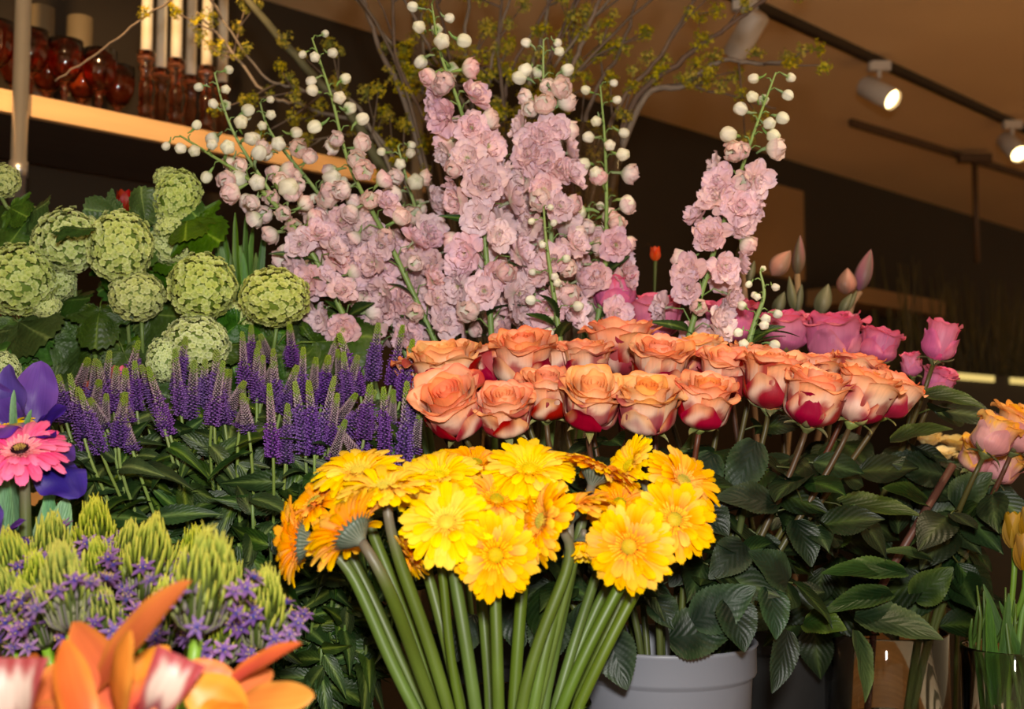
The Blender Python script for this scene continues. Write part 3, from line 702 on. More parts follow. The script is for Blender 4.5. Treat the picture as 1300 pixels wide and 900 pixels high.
VB = [vib_ball(1, .35), vib_ball(2, .55), vib_ball(3, .95)]
vb = P(150, 640, 1.72); VBK = (vb.x, 1.74, TZ)
bucket('flower_bucket', VBK[0], VBK[1], TZ, .36, .09, .115, M_black, 'black plastic bucket of green viburnum behind the veronica', handle=False)
VIB = [(24, 355, 1.56, 46, 46, 0, 'large green viburnum ball at the iris side of the bunch'), (86, 306, 1.58, 44, 42, 1, 'green viburnum ball with a folded leaf lying across its top'),
 (152, 313, 1.56, 41, 46, 0, 'tall oval green viburnum ball in the middle of the top row'), (240, 352+12, 1.55, 0, 0, 0, ''),
 (226, 250, 1.60, 28, 36, 0, 'upright nodding viburnum head on an arching stem against the dark wall'), (257, 364, 1.54, 44, 43, 0, 'round green viburnum ball with crisp florets hanging above the white-green one'),
 (349, 377, 1.54, 45, 38, 0, 'flattened green viburnum ball touching the delphinium florets'), (174, 376, 1.57, 36, 32, 0, 'small green viburnum ball below the tall oval one'),
 (250, 436, 1.53, 42, 36, 2, 'white-green viburnum ball right behind the veronica tips'), (210, 456, 1.52, 24, 28, 2, 'small white-green viburnum cluster wedged beside the veronica tips'),
 (214, 312, 1.63, 30, 24, 1, 'pale viburnum ball half hidden beneath the nodding head'), (4, 229, 1.60, 22, 22, 0, 'small viburnum ball alone on its stem beside the metal shelf post'),
 (34, 286, 1.64, 32, 24, 0, 'viburnum ball tucked behind the one with the folded leaf'), (70, 360, 1.60, 28, 24, 2, 'whitish viburnum cluster between the large ball and the leaves'),
 (58, 388, 1.58, 20, 16, 2, 'tiny white viburnum cluster drooping under the large ball'), (298, 408, 1.60, 24, 26, 1, 'shaded viburnum ball between the round and flattened ones'), (4, 470, 1.50, 22, 24, 2, 'pale viburnum cluster above the purple iris')]
VIB = [v for v in VIB if v[6]]
for i, (x, y, Y, rx, ry, k, lb) in enumerate(VIB):
    rr = random.Random(300+i); c = P(x, y, Y); sx = rx*Y/F/.044; sy = ry*Y/F/.044
    m = Vector((VBK[0]+max(-.1, min(.1, (c.x-VBK[0])*.5)), VBK[1]+rr.uniform(-.05, .05), TZ+.35)); bot = Vector((VBK[0]+rr.uniform(-.03, .03), VBK[1], TZ+.02))
    root = thing('viburnum', bot, lb, 'flower', 'green viburnum balls')
    tilt = Matrix.Rotation(.35 if 'nodding' in lb else rr.uniform(-.2, .2), 4, 'Y')
    part('floret_cluster', VB[k], root, T(c) @ tilt @ Matrix.Diagonal((sx, (sx+sy)/2, sy, 1)) @ Matrix.Rotation(rr.uniform(0, 6), 4, 'Z'), kind='stuff')
    if 'nodding' in lb:
        part('floret_cluster', VB[1], root, T(P(218, 285, Y+.01)) @ Matrix.Diagonal((sx*.85, sx*.85, sx*.8, 1)), kind='stuff')
        part('floret_cluster', VB[0], root, T(P(213, 228, Y)) @ Matrix.Diagonal((sx*.6, sx*.6, sx*.55, 1)), kind='stuff')
    b = MB(); st = c+Vector((0, .02, -.03*sy)); pts = bez(st, st+Vector((0, .02, -.08)), m+Vector((0, 0, .12)), m, 8)+[bot]
    if 'nodding' in lb: pts = [P(224, 262, Y), P(205, 262, Y), P(185, 275, Y+.02), P(170, 330, Y+.05), P(165, 420, Y+.07)]+[m, bot]
    if 'alone' in lb: pts = [P(-4, 240, Y), P(8, 262, Y), P(25, 275, Y+.01), P(60, 330, Y+.03), P(100, 430, Y+.06)]+[m, bot]
    b.tube(pts, .0028, 7, s(104, 124, 62)); part('stem', b.mesh('viburnum_stem', M_stem), root)
    for j in range(7):
        q = pts[1+j % (len(pts)-3)] + Vector((rr.uniform(-.04, .04), rr.uniform(-.03, .0), rr.uniform(-.03, .02)))
        d = Vector((rr.uniform(-1, 1), rr.uniform(-.7, .0), rr.uniform(-.7, .35)))
        part('leaf', rr.choice(vib_leaves), root, frame(q, d, (rr.uniform(-.4, .4), -1, rr.uniform(.1, .9)), rr.uniform(.5, .85)))
    if 'folded' in lb: part('leaf', vib_leaves[1], root, frame(P(78, 292, 1.50), (.9, -.1, .1), (0, -.5, 1), .55))

# ------------------------------------------------------------------ veronica
def ver_spike(seed, openf):
    b = MB(); rr = random.Random(seed); n = 230
    gT, pB, pL = s(140, 160, 62), s(90, 48, 124), s(128, 84, 164)
    rad = lambda t: .056*(1-t)**.30*(.84+.16*math.sin(PI*min(1, t*2))) + .003
    b.tube([(0, 0, i/8) for i in range(9)], [max(.005, rad(i/8)*(.62+.2*ss(.7, .9, i/8))) for i in range(9)], 7, lambda t: mix(mix(s(44, 30, 62), s(56, 50, 50), ss(openf-.2, openf+.15, t)), s(112, 136, 48), ss(.70, .86, t)))
    for i in range(n):
        t = (i+.5)/n; t = t**.92; a = i*2.39996; r = rad(t); tj = t+rr.uniform(-.10, .10)
        d = Vector((math.cos(a), math.sin(a), .35+.9*t)); p = Vector((math.cos(a)*r, math.sin(a)*r, t))
        if tj < openf:
            c = mix(pB, pL, rr.random()); o = Vector((math.cos(a), math.sin(a), 0))*rr.uniform(-.006, .022)
            b.octa(p+o, .021, .026, d, c)
            if rr.random() < .75: b.octa(p+o+Vector((math.cos(a), math.sin(a), .1))*.030, .015, .017, (math.cos(a+1), math.sin(a+1), .3), mix(c, s(150, 112, 184), rr.random()*.8))
        else:
            k = ss(openf, openf+.2, tj); c = mix(mix(s(116, 78, 140), s(160, 132, 146), k), gT, ss(.70, .88, tj))
            c = mix(c, s(206, 186, 186), .7*rr.random()**2*(t < .8))
            b.octa(p, .0165*(1-.38*t), .024, d, c)
    return b.mesh('veronica_spike', M_floret)
VS = [ver_spike(1, .60), ver_spike(2, .48), ver_spike(3, .38), ver_spike(4, .12)]
vrb = P(330, 800, 1.5); VRB = (vrb.x, 1.52, TZ)
bucket('flower_bucket', VRB[0], VRB[1], TZ, .30, .10, .135, M_black, 'black plastic bucket under the purple veronica foliage', handle=False)
def c3(a, b_, c, d): return (.2555*a, 430+.2555*b_, .2555*c, 430+.2555*d)
def c4(a, b_, c, d): return (260+.2555*a, 410+.2555*b_, 260+.2555*c, 410+.2555*d)
SPK = [c3(*q) for q in ((205, 330, 135, 140), (295, 410, 255, 215), (430, 560, 345, 175), (505, 570, 395, 250), (460, 330, 475, 100), (510, 340, 545, 60), (605, 300, 690, 10), (590, 540, 620, 280), (660, 560, 620, 390),
  (530, 450, 445, 295), (680, 360, 670, 110), (845, 480, 735, 140), (800, 370, 700, 130), (900, 380, 868, 50), (950, 400, 965, 105), (1005, 360, 1020, 100), (1065, 400, 1075, 55), (1050, 430, 1110, 110), (1105, 340, 1140, 150), (330, 420, 290, 180), (560, 330, 565, 220), (640, 420, 610, 270))]
SPK += [c4(*q) for q in ((30, 470, 110, 230), (110, 450, 200, 290), (235, 255, 230, 10), (325, 190, 275, 55), (440, 220, 420, 5), (350, 410, 340, 130), (275, 400, 290, 160), (375, 450, 460, 210), (340, 670, 320, 300), (400, 700, 412, 400),
  (500, 650, 447, 290), (545, 655, 515, 285), (565, 630, 645, 265), (620, 610, 660, 350), (480, 390, 490, 120), (535, 360, 552, 170), (580, 400, 615, 160), (590, 270, 660, 70), (675, 340, 660, 130), (775, 365, 665, 50), (700, 390, 760, 160),
  (830, 290, 862, 0), (925, 310, 985, 10), (970, 390, 1035, 80), (690, 570, 848, 335), (655, 500, 755, 350), (775, 680, 660, 515), (750, 670, 885, 440), (895, 660, 888, 318), (890, 500, 940, 330), (985, 710, 1005, 290), (1040, 650, 1070, 430), (630, 690, 700, 480), (430, 440, 440, 300), (220, 320, 210, 200))]
_r = random.Random(77)
for q in range(24):
    x0 = _r.uniform(95, 530); y0 = _r.uniform(490, 560); SPK.append((x0, y0, x0+_r.uniform(-14, 16), y0-_r.uniform(38, 72)))
for i, (bx_, by_, tx, ty) in enumerate(SPK):
    rr = random.Random(700+i); my = (by_+ty)/2
    Y = 1.32+(1-ss(440, 570, by_))*.22+rr.uniform(-.02, .02)
    q = P(bx_, by_, Y); tp = P(tx, ty, Y+rr.uniform(-.015, .015)); ax = tp-q; L = ax.length
    ln = abs(tx-bx_)/max(1, by_-ty)
    lean = 'leaning' if ln > .42 else 'upright'
    if bx_ < 200: where = 'beside the purple iris'
    elif bx_ < 312: where = 'in front of the white-green viburnum ball'
    elif bx_ < 470: where = 'above the golden gerbera that hangs outward' if by_ > 515 else 'below the flattened viburnum ball'
    else: where = 'close to the orange roses'
    kk = 3 if L < .055 else rr.choice((0, 0, 1, 1, 2))
    form = 'green-tipped veronica spike still in bud' if kk == 3 else 'green-tipped veronica spike with purple florets'
    lb = '%s, %s, %s' % (form, lean, where)
    bot = Vector((VRB[0]+rr.uniform(-.06, .06), VRB[1]+rr.uniform(-.05, .05), TZ+.02)); m = Vector((VRB[0]+max(-.12, min(.12, (q.x-VRB[0])*.55)), VRB[1]+max(-.1, min(.1, (q.y-VRB[1])*.6)), TZ+.29))
    root = thing('veronica', bot, lb, 'flower', 'veronica spikes '+where)
    wsc = rr.uniform(.082, .105)
    part('flower_spike', VS[kk], root, T(q) @ rot_to(ax, rr.uniform(0, 6)) @ Matrix.Diagonal((wsc*1.12, wsc*1.12, L, 1)), kind='stuff')
    b = MB(); k = (q-m).length; pts = bez(q, q-ax.normalized()*.05, m+Vector((0, 0, k*.4)), m, 9)+[bot]
    b.tube([tp.lerp(q, .7)]+pts, .0019, 6, lambda t: s(112, 130, 66)); part('stem', b.mesh('veronica_stem', M_stem), root)
    for j in range(11):
        u = .12+.8*(j/11); kq = u*9; q2 = pts[int(kq)].lerp(pts[int(kq)+1], kq % 1); a = rr.uniform(0, 6.28)
        d = Vector((math.cos(a), math.sin(a)-.45, rr.uniform(-.9, 1.0)))
        part('leaf', rr.choice(ver_leaves), root, frame(q2, d, (rr.uniform(-.4, .4), -.8, rr.uniform(.2, 1)), rr.uniform(.7, 1.35)))
# leafy shoots without flowers
for i in range(44):
    rr = random.Random(1400+i); x = rr.uniform(95, 530); y = rr.uniform(575, 690) if i % 3 else rr.uniform(680, 840); Y = 1.27+.12*rr.random()+.06*(y < 620)
    if x > 360 and y > 600: Y = max(Y, 1.29)
    top = P(x, y, Y); m = Vector((VRB[0]+max(-.12, min(.12, (top.x-VRB[0])*.6)), VRB[1]+rr.uniform(-.12, .0), TZ+.29)); bot = Vector((VRB[0]+rr.uniform(-.05, .05), VRB[1], TZ+.02))
    root = thing('leafy_shoot', bot, 'flowerless dark green leafy shoot ' + ('behind the bare gerbera stems' if x > 400 else 'just under the purple veronica spikes' if y < 640 else 'between the gerbera and scilla heads' if x > 250 else 'behind the scilla heads'), 'plant', 'leafy shoots under the veronica')
    pts = bez(top, top+Vector((0, .01, -.08)), m+Vector((0, 0, .08)), m, 8)+[bot]
    b = MB(); b.tube(pts, .0019, 6, s(98, 120, 58)); part('stem', b.mesh('shoot_stem', M_stem), root)
    for j in range(12):
        u = j/13; kq = u*8*.9; q2 = pts[int(kq)].lerp(pts[int(kq)+1], kq % 1); a = j*2.4+rr.uniform(-.4, .4)
        d = Vector((math.cos(a), math.sin(a)-.5, rr.uniform(-1.2, .9)))
        part('leaf', rr.choice(ver_leaves), root, frame(q2, d, (rr.uniform(-.4, .4), -.9, rr.uniform(.1, .9)), rr.uniform(.8, 1.35)))

# ------------------------------------------------------------------ generic tepal
def tepal(root, name, base, tip, nrm, W, bulge, cup, cols, mat, prof=.8, label=None, nu=8, nv=12, sharp=.7, wav=0., parent=None, serr=0):
    base = Vector(base); tip = Vector(tip); d = tip-base; n = Vector(nrm); x = d.cross(n).normalized(); n = x.cross(d.normalized()); midp = (base+tip)/2+n*bulge
    b = MB()
    def fn(u, v):
        a = (u-.5)*2; sp = base*(1-v)**2+midp*2*v*(1-v)+tip*v*v
        wd = W/2*max(.0, math.sin(PI*min(1, (v*.96+.04)**prof)))**sharp*(1+serr*.06*(((v*18) % 1)*2-1)) + .0006
        return sp + x*a*wd + n*(cup*a*a*wd + wav*math.sin(v*14+a*2)*abs(a)*wd)
    c0, c1, c2 = cols
    def col(u, v):
        a = abs(u-.5)*2
        return mix(mix(c0, c1, ss(.1, .8, v)), c2, max(ss(.45, 1, a)*.8, ss(.85, 1, v)*.4))
    b.grid(fn, nu, nv, col)
    return part(name, b.mesh(name, mat), parent or root, label=label)

# ------------------------------------------------------------------ scilla
def sc_head(seed):
    b = MB(); rr = random.Random(seed); g0, g1, g2 = s(70, 88, 34), s(146, 160, 50), s(212, 206, 84)
    n = 95
    for i in range(n):
        t = (i+.5)/n; a = i*2.39996; r = .0195*math.sqrt(t); z = .040*(1-t**1.3)
        p = Vector((r*math.cos(a)*.9, r*math.sin(a)*.9, z)); o = Vector((math.cos(a), math.sin(a), 0)); l = .017*rr.uniform(.75, 1.35)
        up = Vector((0, 0, 1)); dr = (up+o*(.55*t-.45*rr.random())+Vector((rr.uniform(-.15, .15), rr.uniform(-.15, .15), 0))).normalized()
        b.tube([p-up*.004+o*.001, p+dr*l*.45+o*.0022, p+dr*l+o*(.0006)], [.0009, .0014, .0003], 5, lambda q: mix(mix(g0, g1, q*1.6), g2, ss(.5, 1, q)))
    for i in range(34):
        a = 2*PI*i/34+rr.uniform(-.1, .1); o = Vector((math.cos(a), math.sin(a), 0)); rr1 = rr.uniform(.014, .023); z1 = rr.uniform(-.006, .010)
        b.tube([Vector((0, 0, -.020))+o*.003, Vector((0, 0, -.012))+o*rr1*.75, o*rr1+Vector((0, 0, z1))], [.0011, .0008, .0007], 4, mix(s(150, 160, 90), s(110, 96, 110), rr.random()))
        b.octa(o*rr1+Vector((0, 0, z1+.004)), .0019, .006, o*.3+Vector((0, 0, 1)), mix(s(108, 84, 122), s(150, 166, 80), rr.random()))
    b.lathe([(.003, -.026), (.0042, -.021), (.010, -.010), (.013, .004), (.010, .026), (0, .036)], 10, s(66, 80, 30))
    return b.mesh('scilla_head', M_floret)
def star(seed):
    b = MB(); rr = random.Random(seed); v0, v1 = s(92, 72, 142), mix(s(122, 80, 138), s(176, 128, 168), rr.random())
    for i in range(6):
        M = Matrix.Rotation(2*PI*i/6+rr.uniform(-.1, .1), 4, 'Z') @ Matrix.Rotation(-rr.uniform(.05, .5), 4, 'Y')
        b.grid(lambda u, v: (.0115*v, (u-.5)*.0042*math.sin(PI*min(.97, v*.8+.15)), .001*((u-.5)*2)**2-.002*v*v), 2, 4, lambda u, v: mix(v0, v1, v), M)
        M2 = Matrix.Rotation(2*PI*(i+.5)/6, 4, 'Z'); p = M2 @ Vector((.004, 0, .006))
        b.tube([(0, 0, .001), p], .00035, 4, s(130, 100, 180)); b.octa(p, .0008, .0012, (0, 0, 1), s(224, 196, 96))
    b.bead((0, 0, .0015), .0016, .0016, .002, s(60, 70, 150), n=6, m=4)
    return b.mesh('scilla_star', M_petal)
SH = [sc_head(i) for i in range(3)]; STAR = [star(i) for i in range(5)]
sv = P(130, 1000, 1.0); SV = (sv.x, 1.03, TZ)
glass_vase('glass_vase', SV[0], SV[1], TZ, .24, .06, .075, 'clear glass vase under the scilla heads', water=.6)
def c5(a, b_): return (.323*a, 660+.323*b_)
SCI = [(195, 190, 1.08, 1.0, 'pointed yellow-green scilla head beside the iris leaves'), (60, 260, 1.05, 1.0, 'yellow-green scilla head leaning out near the iris leaves'), (375, 120, 1.11, 1.0, 'highest scilla head among purple stars, below the veronica leaves'), (15, 370, 1.0, .95, 'scilla head with dark buds beside the open purple stars'),
 (262, 345, .96, 1.05, 'scilla head with a fan of dark pedicels in front of the purple stars'), (155, 305, 1.02, .8, 'small scilla head between two larger pointed ones'), (390, 245, 1.06, .8, 'small yellow scilla head surrounded by purple stars'), (580, 245, 1.04, 1.15, 'broad yellow-green scilla head right behind the long orchid sepal'),
 (765, 215, 1.08, .85, 'narrow scilla head rising behind the tip of the long orchid sepal'), (785, 340, .93, 1.2, 'large scilla head on a thick green stem rising from the orchid blooms'), (865, 320, 1.0, .9, 'scilla head pressed behind the large one'), (1030, 425, .98, 1.0, 'outermost yellow scilla head toward the gerbera stems'),
 (860, 500, .98, .9, 'low greenish scilla head under the large one'), (150, 430, 1.0, .9, 'dull green scilla head low behind the orchid'), (640, 440, 1.0, .9, 'shaded scilla head behind the orchid lip'), (400, 420, .98, .85, 'low scilla head hidden behind the long orchid sepal'), (500, 170, 1.10, .8, 'little scilla head buried in purple stars near the veronica leaves')]
for i, (x, y, Y, sc, lb) in enumerate(SCI):
    rr = random.Random(1100+i); px, py = c5(x, y); c = P(px, py, Y); sc *= .92
    n = Vector((rr.uniform(-.2, .2)+(px-150)*.0012, rr.uniform(-.35, .05), 1)).normalized()
    m = Vector((SV[0]+max(-.055, min(.055, (c.x-SV[0])*.5)), SV[1]+max(-.05, min(.05, (c.y-SV[1])*.5)), TZ+.235)); bot = Vector((SV[0]-(m.x-SV[0])*.4, SV[1], TZ+.02))
    root = thing('scilla', bot, lb, 'flower', 'scilla heads')
    M = T(c) @ rot_to(n, rr.uniform(0, 6)) @ Matrix.Scale(sc, 4)
    part('flower_head', SH[i % 3], root, M, kind='stuff')
    b = MB(); q = c-n*.022*sc; pts = bez(q, q-n*.05, m+Vector((0, 0, .05)), m, 8)+[bot]; b.tube(pts, .0040 if i != 9 else .0052, 8, s(112, 148, 44)); part('stem', b.mesh('scilla_stem', M_stem), root)
    for j in range(16):
        a = j*2.4+rr.uniform(-.3, .3); rad = rr.uniform(.026, .040)*sc; z = rr.uniform(-.010, .022)*sc
        p = M @ Vector((math.cos(a)*rad/sc, math.sin(a)*rad/sc, z/sc)); d = (p-(c-n*.02)).normalized()
        part('star_floret', rr.choice(STAR), root, T(p) @ rot_to((d+Vector((0, -.5, .5))).normalized(), rr.uniform(0, 6)) @ Matrix.Scale(rr.uniform(.8, 1.15)*.95, 4))

# ------------------------------------------------------------------ orchids
M_orch = plant_mat('orchid_tepal', .42, .25, .3, hue=.004, val=.04, sat=.03, streak=.10, streak_sc=(14, .6), bump=.15)
ov = P(180, 1300, .8); OV = (ov.x, .82, TZ)
glass_vase('glass_vase', OV[0], OV[1], TZ, .2, .04, .05, 'slim glass vase of orange orchids', water=.6)
OC = (s(196, 92, 50), s(204, 108, 52), s(206, 126, 48)); OC2 = (s(206, 118, 40), s(212, 130, 40), s(214, 146, 54)); OCP = (s(192, 84, 66), s(202, 100, 60), s(206, 122, 56))
def lip(root, c, n, up, sc):
    n = Vector(n).normalized(); x = Vector(up).cross(n).normalized(); up = n.cross(x).normalized()
    W_, Rd, Cr = s(190, 168, 154), s(142, 16, 34), s(112, 12, 40)
    b = MB()
    def fn(u, v):                                    # trough at the base, spreading skirt towards the tip
        a = (u-.5)*2; wd = (.007+.010*v)*sc; fr = .0016*math.sin(a*13)*ss(.75, 1, v)
        return c + x*a*wd + up*(.012-.030*v-.010*v*v+.012*a*a*(1-v))*sc + n*((.004+.020*math.sin(PI*v*.62)+.012*a*a*(1-.8*v))*sc+fr)
    def col(u, v):
        a = abs(u-.5)*2; e = max(ss(.58, .84, a+.12*math.sin(v*9)), ss(.74, .93, v+.05*math.sin(u*23))); cc = mix(W_, Rd, e*.9)
        return mix(cc, Cr, ss(.52, .24, v+.30*a)*.9)
    b.grid(fn, 14, 14, col); part('lip', b.mesh('orchid_lip', M_orch), root, label='white orchid lip with a crimson edge')
    for sg in (-1, 1):
        tepal(root, 'lip_lobe', c+x*sg*.005*sc+up*.002*sc, c+x*sg*.013*sc+up*.012*sc+n*.014*sc, -x*sg+n*.4, .016*sc, .003, .2, (Cr, Rd, s(190, 96, 66)), M_orch)
    b = MB(); b.tube([c-n*.002+up*.008*sc, c+(n*.008+up*.012)*sc, c+(n*.015+up*.010)*sc, c+(n*.018+up*.007)*sc], [.0028, .0030, .0032, .001], 10, lambda t: mix(s(150, 40, 50), s(190, 110, 70), t)); part('column', b.mesh('orchid_column', M_orch), root)
def orchid(lb, base, tepals, lipspec):
    bot = Vector((OV[0]+R.uniform(-.01, .01), OV[1], TZ+.02)); root = thing('orchid', bot, lb, 'flower', 'orange orchids')
    c = P(*base)
    b = MB(); m = Vector((OV[0]+max(-.03, min(.03, (c.x-OV[0])*.4)), OV[1], TZ+.195)); b.tube(bez(c+Vector((0, .015, -.005)), c+Vector((0, .03, -.05)), m+Vector((0, 0, .05)), m, 8)+[bot], .0035, 8, s(134, 140, 60)); part('stem', b.mesh('orchid_stem', M_stem), root)
    for (bx_, by_, bY, tx, ty, tY, nn, wpx, bulge, cup, cols) in tepals:
        Yk = (bY+tY)/2
        tepal(root, 'tepal', P(bx_, by_, bY), P(tx, ty, tY), face(*nn), wpx*Yk/F, bulge, cup, cols, M_orch, prof=.9, sharp=.62, nu=10, nv=16, wav=.05)
    if lipspec: (lx, ly, lY, ln, lu, ls) = lipspec; lip(root, P(lx, ly, lY), face(*ln), face(*lu), ls)
orchid('orange orchid with a long upright sepal and a white lip edged crimson, below the scilla', (150, 890, .80),
  [(120, 876, .80, 243, 737, .74, (-.45, .5, .8), 56, .008, .25, OC), (148, 905, .77, 166, 800, .73, (-.5, .1, .9), 44, .010, -.3, OC2), (158, 890, .80, 214, 820, .83, (.1, .3, 1), 46, .004, .2, OC2),
   (175, 915, .78, 92, 790, .82, (-.3, .3, .9), 62, .006, .2, OCP), (165, 905, .78, 222, 866, .78, (.0, .4, 1), 50, .003, .3, OCP), (110, 930, .74, 80, 812, .76, (-.2, .2, 1), 52, .008, -.2, OC)],
  (204, 888, .745, (.25, .25, .9), (-.42, -.9, .1), .95))
orchid('orange orchid with a yellow-edged rounded petal nearest the gerbera stems', (280, 905, .80),
  [(285, 872, .80, 383, 817, .78, (-.3, .75, .5), 34, .004, .3, OCP), (300, 893, .79, 399, 884, .77, (.0, .6, .8), 50, .006, -.25, OC2), (275, 900, .78, 345, 850, .82, (.0, .5, .8), 44, .003, .2, OC),
   (300, 880, .80, 238, 842, .80, (.0, .5, .8), 40, .004, .2, OC), (310, 905, .76, 232, 868, .75, (.0, .45, .9), 62, .006, -.2, OC2), (300, 890, .76, 262, 945, .72, (.0, .2, 1), 60, .004, .2, OC2)], None)
orchid('orange orchid with a broad white crimson-edged lip facing out, at the iris side', (36, 895, .80),
  [(36, 900, .80, -30, 868, .82, (.0, .3, 1), 56, .004, .2, OC), (36, 900, .80, 106, 838, .84, (.1, .3, 1), 44, .004, .2, OC), (36, 900, .80, 40, 830, .86, (.0, .2, 1), 40, .004, .2, OC), (30, 905, .80, -20, 960, .78, (.0, .2, 1), 60, .004, .2, OC), (40, 905, .80, 110, 950, .78, (.0, .2, 1), 60, .004, .2, OC)],
  (37, 904, .75, (.0, .25, 1), (0, -1, .2), 1.12))

# ------------------------------------------------------------------ iris and pink gerbera
PU = (s(66, 38, 130), s(86, 52, 150), s(106, 68, 166)); PU2 = (s(46, 24, 108), s(58, 32, 128), s(80, 46, 148)); PUY = (s(232, 200, 60), s(120, 84, 180), s(90, 56, 170))
iv = P(20, 1000, 1.16); IV_ = (iv.x, 1.2, TZ)
glass_vase('glass_vase', IV_[0], IV_[1], TZ, .26, .06, .07, 'clear glass vase of irises beside the scilla', water=.6)
def iris(lb, base, teps, blades):
    bot = Vector((IV_[0]+R.uniform(-.02, .02), IV_[1]+R.uniform(-.02, .02), TZ+.02)); root = thing('iris', bot, lb, 'flower', 'purple irises')
    c = P(*base); m = Vector((IV_[0]+max(-.04, min(.04, (c.x-IV_[0])*.4)), IV_[1], TZ+.25))
    b = MB(); b.tube(bez(c, c+Vector((0, 0, -.06)), m+Vector((0, 0, .05)), m, 8)+[bot], .004, 8, s(96, 132, 76)); part('stem', b.mesh('iris_stem', M_stem), root)
    for (bx_, by_, bY, tx, ty, tY, nn, wpx, bulge, cup, cols) in teps:
        tepal(root, 'petal', P(bx_, by_, bY), P(tx, ty, tY), face(*nn), wpx*bY/F, bulge, cup, cols, M_petal, prof=1.15, sharp=.6, wav=.22, nu=12, nv=24)
    for (bx_, by_, bY, tx, ty, tY, nn, wpx) in blades:
        tepal(root, 'leaf', P(bx_, by_, bY), P(tx, ty, tY), face(*nn), wpx*bY/F, .006, .3, (s(70, 110, 72), s(86, 128, 84), s(110, 146, 96)), M_leaf, prof=.6, sharp=.5)
iris('large purple iris with upright petals and a hanging fall behind the pink gerbera', (30, 575, 1.22),
  [(32, 560, 1.22, 12, 462, 1.20, (-.3, .1, 1), 48, .012, .3, PU), (40, 560, 1.22, 52, 458, 1.23, (.3, .1, 1), 52, .012, .3, PU), (30, 560, 1.22, -18, 480, 1.2, (0, .1, 1), 46, .01, .3, PU),
   (38, 555, 1.20, 84, 520, 1.17, (.2, .7, .7), 44, .012, -.2, PU2), (38, 565, 1.20, 88, 586, 1.14, (.3, .9, .5), 46, .02, -.2, PU2), (45, 580, 1.18, 100, 632, 1.15, (.4, .6, .7), 62, .016, -.2, PU2), (20, 540, 1.19, -4, 556, 1.12, (0, .8, .5), 40, .012, -.2, PUY), (30, 560, 1.2, 62, 555, 1.13, (.2, .8, .5), 40, .012, -.2, PU2)],
  [(30, 740, 1.18, 88, 560, 1.22, (.2, .2, 1), 14), (40, 760, 1.16, 22, 590, 1.2, (-.2, .2, 1), 34), (60, 760, 1.16, 84, 630, 1.18, (.3, .2, 1), 38), (70, 730, 1.18, 62, 610, 1.2, (0, .2, 1), 22), (20, 560, 1.2, 18, 495, 1.19, (0, 0, 1), 9), (28, 570, 1.18, 40, 520, 1.17, (0, 0, 1), 8), (10, 740, 1.15, 8, 600, 1.17, (0, .1, 1), 26)])
iris('purple iris low beside the scilla, mostly out of view', (-6, 700, 1.12),
  [(-6, 700, 1.12, 30, 662, 1.08, (.2, .7, .6), 34, .012, -.2, PU), (-6, 700, 1.12, 32, 692, 1.07, (.2, .8, .5), 34, .014, -.2, PU), (-6, 700, 1.12, 22, 725, 1.08, (.2, .6, .7), 30, .012, -.2, PU2), (-6, 690, 1.12, -8, 630, 1.12, (0, .1, 1), 30, .01, .3, PU)], [])
gerbera(26, 574, 1.13, face(.05, .80, .55), 1.02, 'pink', 'hot pink gerbera with a dark eye in front of the purple iris', None, IV_, TZ+.25, .05, -.04, npet=(22, 18), seed=70)
gerbera(2, 548, 1.20, face(-.1, .85, .35), .8, 'lemon', 'yellow gerbera peeking out behind the hot pink one', None, IV_, TZ+.25, .05, .0, seed=71)

# ------------------------------------------------------------------ flowering twigs in the tall vase
def umbel(seed):
    b = MB(); rr = random.Random(seed); c0 = s(156, 142, 26)
    for i in range(26):
        z = rr.uniform(-.5, 1); t = rr.uniform(0, 2*PI); r = math.sqrt(1-z*z); d = Vector((r*math.cos(t), r*math.sin(t), z)); p = d*.0155*rr.uniform(.6, 1.1)
        b.tube([(0, 0, 0), p], .0005, 3, s(140, 140, 50), cap=False)
        for k in range(4):
            M = T(p) @ rot_to(d) @ Matrix.Rotation(PI/2*k+rr.random(), 4, 'Z') @ Matrix.Rotation(-.3, 4, 'Y')
            b.grid(lambda u, v: (.0042*v, (u-.5)*.0026*(1-.6*v), 0), 1, 1, mix(c0, s(190, 168, 36), rr.random()), M)
    return b.mesh('twig_umbel', M_floret)
UM = [umbel(i) for i in range(4)]

